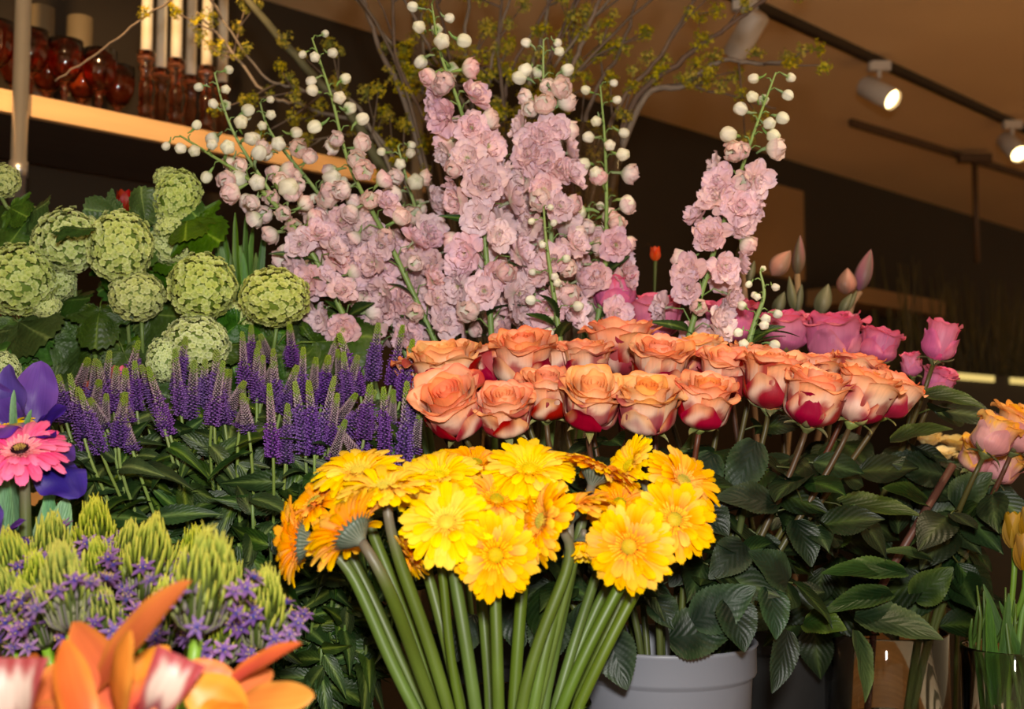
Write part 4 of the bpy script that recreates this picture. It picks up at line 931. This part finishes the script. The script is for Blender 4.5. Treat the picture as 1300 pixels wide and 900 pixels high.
TVY = 2.05; tv = P(686, 156, TVY-.12); TVX = tv.x; TVB = TZ+.42
M_ped = solid('stand_paint', s(44, 32, 22), .6, var=.1)
pd = thing('plinth', (TVX, TVY, TZ), 'dark square plinth under the tall glass vase of twigs', 'plinth')
part('plinth_column', boxmesh('plinth_column', (.10, .10, .20), M_ped), pd, T((TVX, TVY, TZ+.20)))
part('plinth_top', boxmesh('plinth_top', (.115, .115, .01), M_ped), pd, T((TVX, TVY, TZ+.41)))
glass_vase('tall_glass_vase', TVX, TVY, TVB, tv.z-TVB, .085, .148, 'tall flared glass vase holding the yellow-flowering twigs', water=.45, n=48)
BG, BB = s(128, 114, 98), s(100, 82, 68)
BR = [
 ([(560, 330), (470, 185), (399, 98), (311, -5), (290, -40)], .0105, -.02, 'thick greenish twig with yellow umbels slanting over the candlesticks', s(92, 92, 60)),
 ([(600, 330), (525, 165), (482, 60), (452, -30)], .0065, .03, 'grey twig between the slender delphinium and the greenish one', BG),
 ([(620, 330), (552, 190), (505, 80), (497, -30)], .0050, -.05, 'brown twig passing behind the tip of the tallest delphinium', BB),
 ([(640, 330), (600, 150), (590, 60), (600, -30)], .0050, .05, 'straight twig right behind the tallest delphinium', BG),
 ([(655, 330), (640, 150), (632, 60), (640, -30)], .0045, -.04, 'thin twig with bright umbels between the two dense delphiniums', BB),
 ([(668, 330), (668, 150), (690, 40), (700, -30)], .0055, .03, 'grey twig rising behind the second dense delphinium', BG),
 ([(690, 330), (715, 150), (745, 40), (775, -30)], .0060, -.03, 'stout twig leaning behind the green-white budded delphinium', BG),
 ([(700, 330), (740, 170), (790, 60), (815, -30)], .0050, .02, 'brown twig over the green-white budded delphinium', BB),
 ([(705, 330), (770, 175), (838, 70), (900, -30)], .0055, -.06, 'long brown twig sloping up toward the ceiling track', BB),
 ([(712, 330), (790, 165), (868, 75), (930, 30), (985, -12)], .0065, .0, 'forked twig whose tip crosses the dark ceiling track', BB),
 ([(715, 330), (800, 158), (868, 108), (915, 77), (960, 80), (1004, 78)], .0060, -.04, 'bent twig ending in one yellow umbel near the ceiling spotlight', BG),
 ([(708, 330), (790, 170), (840, 112), (900, 115), (985, 138)], .0034, .04, 'thin dark twig level with the top of the dark wall', BB),
 ([(590, 330), (500, 200), (400, 140), (340, 120), (292, 62), (250, 15)], .0042, .06, 'thin grey forked twig in front of the candlesticks', BG),
 ([(580, 330), (470, 160), (385, 115), (330, 92), (262, -10)], .0038, -.05, 'thin twig crossing the greenish one', BG),
 ([(610, 330), (520, 130), (430, -30), (330, -55), (217, 0), (140, 55), (70, 103)], .0030, -.08, 'thin twig drooping across the amber goblets', BB),
 ([(630, 330), (570, 170), (540, 100), (535, -30)], .0042, .02, 'slim grey twig beside the one behind the tallest delphinium', BG),
 ([(680, 330), (700, 170), (720, 80), (735, -30)], .0042, .06, 'slim twig between the stout and the grey ones', BB),
 ([(600, 330), (500, 215), (440, 170), (385, 190)], .0030, .03, 'short low twig with umbels behind the budded delphiniums', BG),
]
for k, (x0, x1) in enumerate(((520, 430), (575, 548), (622, 655), (650, 720), (700, 800), (735, 860), (560, 500), (690, 750))):
    BR.append(([(600+10*k, 330), (x0*.5+(600+10*k)*.5, 190), (x0, 90), (x1, -30)], .0046, .05-.013*k, ['bare grey twig crowded behind the delphinium tips', 'bare brown twig crowded behind the delphinium tips'][k % 2], (BG, BB)[k % 2]))
for i, (path, r, dy, lb, c) in enumerate(BR):
    rr = random.Random(2000+i); Y0 = TVY
    pts = [P(x, y, Y0+dy*(k/len(path))-.0*k) for k, (x, y) in enumerate(path)]
    f = .55*(pts[0].x-TVX)
    start = Vector((TVX+max(-.06, min(.06, f)), TVY+dy*.3, TVB+.03))
    mid = Vector((TVX+max(-.10, min(.10, (pts[0].x-TVX)*1.0)), TVY+dy*.4, TVB+.25))
    line = catmull([start, mid]+pts[1:], 8); n = len(line)
    for k in range(1, n-1): line[k] = line[k]+Vector((rr.uniform(-1, 1), rr.uniform(-1, 1), rr.uniform(-1, 1)))*.002
    root = thing('flowering_twig', start, lb, 'branch', 'yellow-flowering twigs in the tall vase')
    b = MB(); b.tube(line, [r*1.2*(1-.60*k/(n-1)) for k in range(n)], 8, lambda t: mix(c, BB, .5*t))
    um = []
    if 'droop' not in lb:
        for j in range(5):
            k = int(n*rr.uniform(.38, .97)); q = line[min(k, n-2)]; ax = (line[min(k+1, n-1)]-line[max(0, k-1)]).normalized()
            if q.z < 1.62: continue
            d = (ax*rr.uniform(.5, 1)+Vector((rr.uniform(-1, 1), rr.uniform(-.5, .5), rr.uniform(-.6, .8)))*.75).normalized(); l = rr.uniform(.05, .16)
            e = q+d*l; md = q+d*l*.5+Vector((0, 0, rr.uniform(-.012, .012))); b.tube([q, md, e], [.0021, .0016, .0011], 5, BB); um += [e]
            if rr.random() < .7: um.append(md)
            if rr.random() < .5: d2 = (d+Vector((rr.uniform(-1, 1), 0, rr.uniform(-1, 1)))*.8).normalized(); b.tube([md, md+d2*.05], [.0014, .0008], 5, BB); um.append(md+d2*.05)
        for k in range(int(n*.5), n, 7): um.append(line[k]+Vector((rr.uniform(-.012, .012), -.01, .008)))
    else: um = [line[-14]+Vector((0, 0, .004))]
    um.append(line[-1]) if 'ending' in lb else None
    for e in um:
        part('flower_cluster', rr.choice(UM), root, T(e) @ rot_to(Vector((rr.uniform(-1, 1), rr.uniform(-1, .3), rr.uniform(-.3, 1))).normalized(), rr.uniform(0, 6)) @ Matrix.Scale(rr.uniform(.75, 1.25), 4))
    part('branch', b.mesh('branch', M_bark), root)

# ------------------------------------------------------------------ lit shelf with glassware
M_shelf = solid('pale_wood', s(222, 176, 120), .5, var=.08, scale=5, stretch=(1, 10, 10))
M_chrome = solid('brushed_steel', s(190, 186, 182), .34, metal=.85, var=.04)
M_amber = glass('amber_glass', (1.0, .40, .20), .05); M_candle = solid('candle_wax', s(226, 212, 184), .5, var=.02)
SO = 2.33
sa = on_off(0, 112, SO); sb_ = on_off(0, 140, SO); se = on_off(540, 250, SO)
aA = sa.dot(UU)-.9; aB = se.dot(UU); zt, zb = sa.z, sb_.z
sh = thing('wall_shelf', uw((aA+aB)/2, SO+.2, 0), 'pale wooden shelf with a warm-lit edge carrying amber glassware', 'shelf')
M_under = solid('shaded_shelf_wood', s(62, 46, 32), .7, var=.15, scale=5, stretch=(1, 10, 10))  # shade under the shelf put into a darker wood colour
for zc in ((zt+zb)/2, on_off(0, 640, SO).z):
    sbd = part('shelf_board', boxmesh('shelf_board', ((aB-aA)/2, .19, (zt-zb)/2), M_under), sh, T(uw((aA+aB)/2, SO+.21, zc)) @ RZ45)
    part('shelf_edge', boxmesh('shelf_edge', ((aB-aA)/2, .01, (zt-zb)/2), M_shelf), sbd, T(uw((aA+aB)/2, SO+.01, zc)) @ RZ45)
for px in (-170, 26, 530):
    pp = on_off(px, 130, SO-.022); b = MB()
    b.lathe([(0, 0), (.0155, 0), (.0155, 1.86), (.0185, 1.86), (.0185, 1.89), (.0155, 1.89), (.0155, CEIL-.001), (0, CEIL-.001)], 20, (1, 1, 1))
    part('shelf_post', b.mesh('shelf_post', M_chrome), sh, T((pp.x, pp.y, 0)), label='round steel shelf post')
def goblet_mesh():
    b = MB(); b.lathe([(0, 0), (.033, .0), (.034, .003), (.012, .008), (.0055, .018), (.006, .032), (.009, .040), (.006, .048), (.008, .056), (.022, .068), (.034, .090), (.037, .115), (.0355, .150), (.0345, .150), (.035, .115), (.032, .092), (.020, .071), (0, .064)], 28, (1, 1, 1)); return b.mesh('goblet', M_amber)
GM = goblet_mesh()
for i, (px, of) in enumerate(((-6, .06), (38, .06), (60, .16), (82, .07), (104, .17), (126, .08), (150, .16), (20, .17))):
    q = on_off(px, 110, SO+of)
    single('goblet', GM, 'amber glass goblet in the front line on the lit shelf' if of < .1 else 'amber glass goblet in the back line on the lit shelf', 'goblet', 'amber goblets on the shelf', T((q.x, q.y, zt+.0005)))
b = MB(); b.lathe([(0, 0), (.028, 0), (.030, .004), (.026, .010), (.016, .018), (.013, .030), (.018, .036), (.013, .043), (.015, .085), (.011, .118), (.017, .126), (.011, .133), (.019, .142), (.021, .162), (.019, .162), (.0135, .150), (0, .148)], 20, (1, 1, 1)); CSM = b.mesh('candlestick', M_amber)
b = MB(); b.lathe([(0, 0), (.0125, 0), (.0125, .05), (.0118, .24), (.010, .252), (.003, .258), (0, .258)], 18, (1, 1, 1)); b.tube([(0, 0, .256), (0, 0, .268)], .001, 5, (.1, .1, .1)); CDM = b.mesh('candle', M_candle)
for i, (px, of) in enumerate(((185, .05), (204, .14), (223, .05), (242, .14), (262, .05), (282, .14))):
    q = on_off(px, 110, SO+of)
    nm = ORD[i]
    single('candlestick', CSM, 'amber glass candlestick, %s from the goblets on the lit shelf' % nm, 'candlestick', 'amber candlesticks on the shelf', T((q.x, q.y, zt+.0005)))
    single('candle', CDM, 'cream taper candle in the candlestick %s from the goblets' % nm, 'candle', 'cream taper candles', T((q.x, q.y, zt+.149)))
b = MB(); b.lathe([(0, 0), (.028, 0), (.03, .003), (.03, .30), (.027, .302), (.004, .30), (0, .30)], 24, (1, 1, 1)); b.tube([(0, 0, .30), (0, 0, .312)], .0012, 5, (.1, .1, .1)); PCM = b.mesh('pillar_candle', solid('beige_wax', s(112, 96, 70), .6, var=.03))
for px in (50, 100):
    q = on_off(px, 100, SO+.32); single('pillar_candle', PCM, 'pale pillar candle standing behind the amber goblets', 'candle', 'pillar candles behind the goblets', T((q.x, q.y, zt+.0005)))

# ------------------------------------------------------------------ ceiling tracks and spotlights
M_track = solid('track_black', s(40, 30, 18), .5); M_white = solid('white_metal', s(205, 196, 184), .5, var=.02); M_bulb = emit('lamp_glow', (1, .72, .30), 9.0)
def track(p, q, wd, lb):
    d = q-p; m = (p+q)/2; ang = math.atan2(d.y, d.x); b = MB(); b.box((0, 0, 0), (d.length/2, wd, .012)); b.box((0, -wd*.55, -.014), (d.length/2, wd*.25, .003)); b.box((0, wd*.55, -.014), (d.length/2, wd*.25, .003))
    return single('ceiling_track', b.mesh('ceiling_track', M_track, smooth=False), lb, 'light track', None, T((m.x, m.y, CEIL-.013)) @ Matrix.Rotation(ang, 4, 'Z'))
ta = on_z(940, 0, CEIL-.02); tb_ = on_z(1300, 165, CEIL-.02); dd = (tb_-ta); track(ta-dd*.35, tb_+dd*.5, .011, 'dark lighting track crossing the tan ceiling')
t2 = on_z(1080, 157, CEIL-.02); t3 = on_z(1300, 224, CEIL-.02); d2 = t3-t2; M_track = solid('track_brown', s(84, 60, 36), .6); track(t2, t3+d2*.6, .010, 'brown second lighting track near the dark wall, carrying a hanging rod')
def spot(pos, aim, lb, on=True, power=330):
    root = thing('spotlight', pos, lb, 'spotlight', 'track spotlights')
    b = MB(); b.box((0, 0, -.015), (.035, .014, .015)); b.tube([(0, 0, -.03), (0, 0, -.055)], .007, 8, (1, 1, 1)); part('track_adapter', b.mesh('track_adapter', M_white, smooth=False), root, T(pos))
    d = (Vector(aim)).normalized(); M = T(Vector(pos)+Vector((0, 0, -.105))) @ rot_to(d)
    b = MB(); b.lathe([(0, -.075), (.030, -.075), (.036, -.068), (.036, .060), (.034, .062), (.032, .060), (.031, .048), (0, .048)], 28, (1, 1, 1)); hd = part('lamp_housing', b.mesh('lamp_housing', M_white), root, M)
    b = MB(); b.lathe([(0, .0535), (.012, .0532), (.0305, .050), (0, .0495)], 24, (1, 1, 1)); part('lamp_face', b.mesh('lamp_face', M_bulb if on else M_white), hd, M)
    if on:
        l = light('spotlight_lamp', 'SPOT', M @ Vector((0, 0, .066)), (M @ Vector((0, 0, 1))), power, (1, .80, .48), spot_size=math.radians(70), spot_blend=.7, shadow_soft_size=.025)
q = on_z(1116, 80, CEIL-.03); spot((q.x, q.y, CEIL-.026), (.55, -.75, -.62), 'lit white spotlight hanging from the dark ceiling track')
q = on_z(1285, 155, CEIL-.03); spot((q.x, q.y, CEIL-.026), (.1, -.8, -.65), 'lit white spotlight at the far end of the ceiling track')
q = on_z(945, 2, CEIL-.03); spot((q.x, q.y, CEIL-.026), (-.4, .6, -.7), 'white spotlight turned away, behind the forked twig', on=False)
q = on_z(1237, 200, CEIL-.04); rd = thing('hanging_rod', (q.x, q.y, CEIL-.5), 'thin rod hanging from a bracket on the second track', 'rod')
b = MB(); b.box((0, 0, 0), (.07, .02, .018)); part('bracket', b.mesh('bracket', M_track, smooth=False), rd, T((q.x, q.y, CEIL-.043)))
b = MB(); b.tube([(0, 0, 0), (0, 0, -.45)], .012, 10, (1, 1, 1)); part('rod', b.mesh('rod', M_track), rd, T((q.x, q.y, CEIL-.05)))
# unseen overhead spots: one added as fill for the flowers, one lighting the blossoms
for (x, y, ax, ay, pw) in ((.15, 1.0, -.3, .5, 12), (.9, 1.1, -.19, .62, 42)):
    spot((x, y, CEIL-.026), (ax, ay, -1), 'unseen white spotlight above the display table', True, pw)

# ------------------------------------------------------------------ magnolia twigs
MGB = (s(120, 92, 74), s(150, 98, 104), s(96, 86, 66)); MGP = (s(150, 88, 120), s(178, 116, 128), s(120, 96, 90)); MGG = (s(92, 92, 62), s(108, 108, 78), s(128, 122, 92))
MGO = (s(196, 128, 104), s(206, 140, 118), s(140, 106, 86))
def magnolia(lb, stem, buds):
    Y = 1.84; base = P(stem[-1][0], stem[-1][1], Y)
    bot = Vector((PKB[0]+.02, PKB[1]+.03, TZ+.02)); root = thing('magnolia_twig', bot, lb, 'branch', 'budding magnolia twigs')
    b = MB(); b.tube([P(x, y, Y) for x, y in stem]+[base.lerp(Vector((PKB[0], PKB[1]+.05, TZ+.35)), .6), Vector((PKB[0]+.03, PKB[1]+.05, TZ+.35)), bot], .005, 8, s(120, 92, 70)); part('stem', b.mesh('magnolia_stem', M_bark), root)
    for (bx_, by_, tx, ty, wpx, cols) in buds:
        p, t = P(bx_, by_, Y), P(tx, ty, Y-.01); ax = (t-p); L = ax.length
        b = MB(); rr = random.Random(int(bx_))
        prof = [(0, 0)]+[(max(.0008, wpx*Y/F/2*math.sin(PI*(k/12)**.75)**.85), L*k/12) for k in range(1, 12)]+[(0, L)]
        def fn(u, v):
            k = min(12, int(v*12+1e-6)); r, z = prof[k]; r *= 1+.07*math.cos(u*2*PI*3+v*2); return (r*math.cos(2*PI*u), r*math.sin(2*PI*u), z)
        b.grid(fn, 18, 12, lambda u, v: mix(mix(cols[0], cols[1], ss(.1, .8, v)), cols[2], .5+.5*math.cos(u*2*PI*3+v*2)), wrap=True, M=T(p) @ rot_to(ax))
        part('bud', b.mesh('magnolia_bud', M_petal), root)
magnolia('magnolia twig with a pair of pink-brown buds above the pink roses', [(1012, 348), (1014, 385), (1012, 430)], [(1012, 350, 1016, 298, 17, MGB), (980, 350, 1004, 318, 26, MGO), (1008, 395, 1002, 350, 12, MGG), (984, 400, 996, 370, 16, MGG), (1012, 398, 1018, 360, 10, MGG)])
magnolia('magnolia twig with a slender purple bud leaning beside a short pink one', [(1092, 370), (1082, 385), (1070, 430)], [(1090, 370, 1106, 316, 22, MGP), (1073, 374, 1076, 340, 26, MGO), (1040, 400, 1052, 360, 22, MGG), (1066, 398, 1082, 372, 12, MGG), (1075, 396, 1088, 368, 8, MGG)])
magnolia('magnolia twig with one dull green bud behind the lone delphinium', [(942, 340), (945, 370), (950, 430)], [(938, 340, 950, 295, 16, MGG), (950, 360, 958, 330, 10, MGG)])

# ------------------------------------------------------------------ large rose leaves past the bucket, tulip stems, far details
SB = (P(1075, 900, 1.62).x, 1.62, TZ)
root = thing('rose_foliage', (GX[0]-.05, GX[1], TZ+.02), 'long leafy rose stem with broad glossy leaves over the glass vase', 'plant')
b = MB(); b.tube([P(1210, 590, 1.52), P(1150, 690, 1.5), P(1110, 760, 1.52), Vector((GX[0]-.03, GX[1]-.04, P(1130, 830, 1.6).z)), Vector((GX[0]-.05, GX[1], TZ+.02))], .005, 8, s(88, 50, 40)); part('stem', b.mesh('rose_stem', M_stem), root)
GL = (s(24, 42, 16), s(46, 64, 26), s(72, 88, 40))
for (bx_, by_, tx, ty, wpx, nn, Y) in ((1150, 726, 1043, 728, 36, (0, .75, .6), 1.44), (1132, 752, 1046, 778, 34, (-.1, .7, .6), 1.43), (1085, 782, 1198, 812, 56, (.15, .75, .6), 1.42), (1185, 712, 1120, 700, 22, (0, .8, .5), 1.46), (1060, 640, 1170, 655, 42, (0, .8, .5), 1.5), (1130, 560, 1210, 545, 36, (.1, .8, .5), 1.5), (1170, 500, 1250, 518, 32, (.1, .7, .6), 1.5),
    (1085, 800, 1098, 892, 36, (.6, .1, .7), 1.40), (1045, 690, 1085, 640, 40, (.2, .4, .8), 1.46), (1180, 640, 1120, 620, 36, (0, .7, .6), 1.52), (1020, 790, 1075, 800, 42, (.1, .6, .7), 1.42), (1210, 640, 1260, 600, 40, (.2, .5, .7), 1.55), (1160, 760, 1210, 720, 40, (.2, .4, .8), 1.56), (1230, 700, 1190, 660, 44, (0, .5, .8), 1.58)):
    tepal(root, 'leaf', P(bx_, by_, Y), P(tx, ty, Y-.03), face(*nn), wpx*Y/F*1.08, .008, .25, GL, M_leaf, prof=.72, sharp=.85, serr=1, nv=54, wav=.06)
for i in range(60):
    rr = random.Random(3600+i); x = rr.uniform(985, 1290); y = rr.uniform(575, 800); Y = 1.58+rr.uniform(-.03, .08)
    if x > 1215 and y > 700: continue
    part('leaf', rr.choice(rose_leaves), root, frame(P(x, y, Y), (rr.uniform(-1, 1), rr.uniform(-.4, .2), rr.uniform(-.8, .4)), (rr.uniform(-.5, .5), -1, rr.uniform(.2, 1.2)), rr.uniform(.8, 1.25)))
root = thing('rose_foliage', (RB[0]+.02, RB[1], TZ+.02), 'dark glossy rose leaves hanging over the rim of the grey bucket', 'plant')
b = MB(); b.tube([P(945, 640, 1.36), P(930, 720, 1.36), Vector((RB[0]+.03, RB[1]-.03, rb.z)), Vector((RB[0]+.02, RB[1], TZ+.02))], .004, 8, GRST); part('stem', b.mesh('rose_stem', M_stem), root)
GL2 = (s(14, 28, 16), s(26, 44, 26), s(48, 66, 40))
for (bx_, by_, tx, ty, wpx, nn, Y) in ((772, 800, 796, 876, 52, (-.2, .2, 1), 1.24), (985, 640, 908, 632, 44, (0, .6, .8), 1.30), (880, 790, 960, 745, 54, (.1, .3, .9), 1.27), (925, 760, 945, 828, 50, (.2, .3, .9), 1.26), (975, 745, 985, 812, 40, (.3, .2, .9), 1.29), (850, 810, 935, 800, 60, (0, .4, .9), 1.28), (885, 640, 925, 680, 46, (.1, .3, .9), 1.32), (945, 690, 900, 735, 44, (0, .3, .9), 1.30), (830, 760, 860, 800, 36, (0, .3, .9), 1.30),
    (960, 560, 925, 640, 46, (-.1, .2, 1), 1.33), (1000, 740, 950, 700, 46, (0, .5, .8), 1.31), (1010, 660, 1030, 720, 40, (.2, .2, .9), 1.34), (790, 760, 830, 720, 40, (0, .3, .9), 1.33), (1000, 800, 980, 880, 34, (.2, .1, .9), 1.31), (700, 780, 690, 850, 50, (0, .2, 1), 1.30), (720, 830, 745, 760, 40, (0, .2, 1), 1.32), (650, 760, 660, 830, 44, (0, .2, 1), 1.32), (600, 780, 580, 840, 40, (0, .2, 1), 1.32), (880, 700, 850, 745, 44, (0, .2, 1), 1.33), (905, 575, 880, 640, 40, (0, .2, 1), 1.36)):
    tepal(root, 'leaf', P(bx_, by_, Y), P(tx, ty, Y-.02), face(*nn), wpx*Y/F*1.08, .008, .22, GL2, M_leaf, prof=.72, sharp=.85, serr=1, nv=54, wav=.06)

# tulip vase at the far side: stems and yellow tulips
tvv = P(1290, 930, 1.46); TL = (tvv.x, 1.46, TZ)
glass_vase('glass_vase', TL[0], TL[1], TZ, P(1290, 820, 1.46).z-TZ, .06, .062, 'clear glass vase of yellow tulips by the peach roses', water=.5)
TY = (s(150, 108, 20), s(168, 124, 26), s(180, 138, 44))
for i, (hx, hy, mx) in enumerate(((1288, 696, 1276), (1310, 690, 1292), (1302, 724, 1284), (1326, 700, 1305))):
    rr = random.Random(3000+i); c = P(hx, hy, 1.46+rr.uniform(-.03, .04)); m = P(mx, 830, 1.46); m.y = 1.46+rr.uniform(-.03, .03); bot = Vector((TL[0]+rr.uniform(-.03, .03), TL[1]+rr.uniform(-.03, .03), TZ+.02))
    root = thing('tulip', bot, 'yellow tulip with narrow leaves below the peach roses', 'flower', 'yellow tulips')
    b = MB(); b.tube(bez(c, c+Vector((0, 0, -.05)), m+Vector((0, 0, .05)), m, 6)+[bot], .0036, 8, s(96, 128, 48)); part('stem', b.mesh('tulip_stem', M_stem), root)
    for k in range(6):
        a = 2*PI*k/6; o = Vector((math.cos(a), math.sin(a), 0)); rr2 = .014 if k % 2 else .012
        tepal(root, 'petal', c+o*.003, c+o*rr2*.7+Vector((0, 0, .045)), o, .026, .010, -.4, TY, M_petal, prof=.8, sharp=.6, nu=6, nv=8)
    for k in range(2):
        q = m+Vector((rr.uniform(-.03, .03), rr.uniform(-.03, .0), -.06)); tepal(root, 'leaf', q, q+Vector((rr.uniform(-.05, .03), rr.uniform(-.03, .01), rr.uniform(.10, .16))), (rr.uniform(-.5, .5), -1, .2), .014, .006, .3, (s(44, 66, 26), s(58, 82, 32), s(72, 96, 40)), M_leaf, prof=.6, sharp=.5)
for i in range(12):  # these green stems are tall grass blades
    rr = random.Random(3100+i); x = 1236+i*6; bot = Vector((TL[0]+rr.uniform(-.04, .04), TL[1]+rr.uniform(-.04, .04), TZ+.02)); m = P(x+rr.uniform(-3, 3), 830, 1.44); tp = P(x+rr.uniform(-14, 10), rr.uniform(735, 790), 1.44)
    root = thing('tall_grass', bot, 'thin upright green grass blade among the tulip stems', 'tall_grass', 'green grass in the tulip vase')
    b = MB(); m = Vector((TL[0]+max(-.05, min(.05, m.x-TL[0])), TL[1]+rr.uniform(-.04, .03), P(1290, 822, 1.46).z)); b.tube([tp, tp.lerp(m, .5)+Vector((rr.uniform(-.004, .004), 0, 0)), m, bot], [.0010, .0024, .0028, .0028], 6, s(64, 88, 30)); part('grass_blade', b.mesh('grass_blade', M_stem), root)

# pale yellow blossoms lit behind the rose leaves
for i, (x, y, Y, rp) in enumerate(((1178, 566, 1.95, 26), (1214, 572, 1.98, 28), (1196, 584, 1.92, 22), (1228, 590, 1.95, 20))):
    rr = random.Random(3200+i); c = P(x, y, Y); bot = Vector((c.x-.02, c.y, TZ+.02))
    root = thing('cream_blossom', bot, 'blurred cream-yellow ruffled blossom behind the dark rose leaves', 'flower', 'cream-yellow blossoms')
    b = MB(); b.tube([c, c+Vector((0, 0, -.15)), bot], .004, 6, GRST); part('stem', b.mesh('blossom_stem', M_stem), root)
    for k in range(12):
        a = k*2.4; o = Vector((math.cos(a), math.sin(a)-.3, .4+.05*k)); tepal(root, 'petal', c, c+o.normalized()*rp*Y/F*rr.uniform(.8, 1.1), (-o.x*.3, -.3, 1), rp*Y/F*.9, .004, .3, (s(244, 210, 120), s(250, 226, 160), s(250, 236, 190)), M_petal, nu=6, nv=6)

# small blooms glimpsed between the veronica and the viburnum
def small_tulip(x, y, Y, rp, cols, lb):
    c = P(x, y+rp, Y); bot = Vector((VBK[0], VBK[1]-.05, TZ+.02)); root = thing('tulip', bot, lb, 'flower')
    b = MB(); m = Vector((VBK[0], VBK[1]-.06, TZ+.35)); b.tube([c, c+Vector((0, .02, -.06)), m, bot], .003, 6, GRST); part('stem', b.mesh('tulip_stem', M_stem), root)
    for k in range(6):
        a = 2*PI*k/6+.3; o = Vector((math.cos(a), math.sin(a), 0)); r0 = rp*Y/F
        tepal(root, 'petal', c+o*r0*.15, c+o*r0*.7+Vector((0, 0, r0*2)), o, r0*1.4, r0*.4, -.4, cols, M_petal, nu=6, nv=8)
small_tulip(150, 478, 1.50, 14, (s(236, 196, 120), s(226, 120, 140), s(210, 70, 96)), 'pink tulip glimpsed between the veronica spikes')
small_tulip(165, 500, 1.48, 13, (s(230, 150, 40), s(236, 140, 30), s(226, 110, 20)), 'orange tulip glimpsed low between the veronica spikes')
small_tulip(104, 494, 1.48, 12, (s(226, 140, 70), s(220, 110, 60), s(206, 70, 50)), 'orange-red tulip glimpsed beside the iris')
small_tulip(158, 255, 1.80, 14, (s(150, 40, 26), s(160, 36, 26), s(140, 26, 20)), 'dark red bloom showing above the viburnum leaves')
small_tulip(832, 322, 1.95, 9, (s(226, 110, 50), s(220, 84, 40), s(206, 60, 30)), 'orange-red bloom behind the lone delphinium')
# narrow grassy leaves behind the viburnum
root = thing('grass_tuft', (VBK[0]+.1, VBK[1]+.05, TZ+.02), 'narrow upright green leaves between viburnum and delphinium', 'grass')
for i in range(16):
    rr = random.Random(3300+i); x = rr.uniform(262, 350); y = rr.uniform(262, 330); Y = 1.68
    tepal(root, 'leaf', P(x*.5+160+rr.uniform(-10, 10), 420, Y), P(x, y, Y+rr.uniform(-.03, .03)), face(rr.uniform(-.5, .5), .1, 1), 11*Y/F, .004, .3, (s(50, 80, 34), s(74, 108, 44), s(96, 128, 56)), M_leaf, prof=.55, sharp=.5)
b = MB(); b.tube([P(310, 420, 1.68), P(300, 560, 1.72), Vector((VBK[0]+.06, VBK[1]+.02, TZ+.35)), Vector((VBK[0]+.04, VBK[1]+.02, TZ+.02))], .006, 8, s(80, 104, 50)); part('stem', b.mesh('grass_stem', M_stem), root)
# extra viburnum leaves low in the bunch
root = thing('viburnum_foliage', (VBK[0], VBK[1]-.05, TZ+.02), 'mass of lobed green viburnum leaves below the balls', 'plant')
b = MB(); b.tube([P(120, 440, 1.62), P(130, 560, 1.66), Vector((VBK[0], VBK[1]-.05, TZ+.35)), Vector((VBK[0], VBK[1]-.05, TZ+.02))], .004, 8, s(104, 124, 62)); part('stem', b.mesh('viburnum_stem', M_stem), root)
for i in range(46):
    rr = random.Random(3400+i); x = rr.uniform(0, 400); y = rr.uniform(395, 500); Y = 1.60+rr.uniform(-.04, .05)
    part('leaf', rr.choice(vib_leaves), root, frame(P(x, y, Y), (rr.uniform(-1, 1), rr.uniform(-.3, .1), rr.uniform(-1, .2)), (rr.uniform(-.5, .5), -1, rr.uniform(.1, .9)), rr.uniform(.7, 1.2)))
# lit shelf edge and dried grass far behind, against the wall
M_gold = emit('edge_glow', (1, .72, .22), .9); M_dark = solid('dark_cabinet', s(40, 32, 18), .7)  # emission stands in for the gold light along the edge
c0, c1 = on_off(1196, 470, WALL-.5), on_off(1330, 494, WALL-.5); aL, aR = c0.dot(UU), c1.dot(UU)
cab = thing('cabinet', uw((aL+aR)/2, WALL-.25, 0), 'dark low cabinet with gold light on its edge drawn as glowing strips by the far wall', 'cabinet')
part('cabinet_body', boxmesh('cabinet_body', ((aR-aL)/2+.6, .24, c0.z/2), M_dark), cab, T(uw((aL+aR)/2+.4, WALL-.25, c0.z/2)) @ RZ45)
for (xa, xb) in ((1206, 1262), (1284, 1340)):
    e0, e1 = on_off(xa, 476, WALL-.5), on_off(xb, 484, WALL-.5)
    part('glow_strip', boxmesh('glow_strip', ((e1-e0).dot(UU)/2, .006, .014), M_gold), cab, T(uw((e0.dot(UU)+e1.dot(UU))/2, WALL-.497, c0.z-.02)) @ RZ45)
gt = thing('dried_grass', uw((aL+aR)/2, WALL-.25, c0.z), 'tall olive dried grass standing on the far dark cabinet', 'grass')
b = MB(); rr = random.Random(9)
for i in range(150):
    a = aL+(aR-aL+.6)*rr.random(); p = uw(a, WALL-.25+rr.uniform(-.12, .12), c0.z+.004); h = rr.uniform(.25, .55); q = p+Vector((rr.uniform(-.08, .08), rr.uniform(-.08, .08), h))
    b.tube([p, p.lerp(q, .5)+Vector((rr.uniform(-.02, .02), 0, 0)), q], [.003, .005, .002], 4, mix(s(70, 62, 26), s(104, 92, 40), rr.random()), cap=False)
part('grass_stalks', b.mesh('grass_stalks', M_stem), gt, kind='stuff')
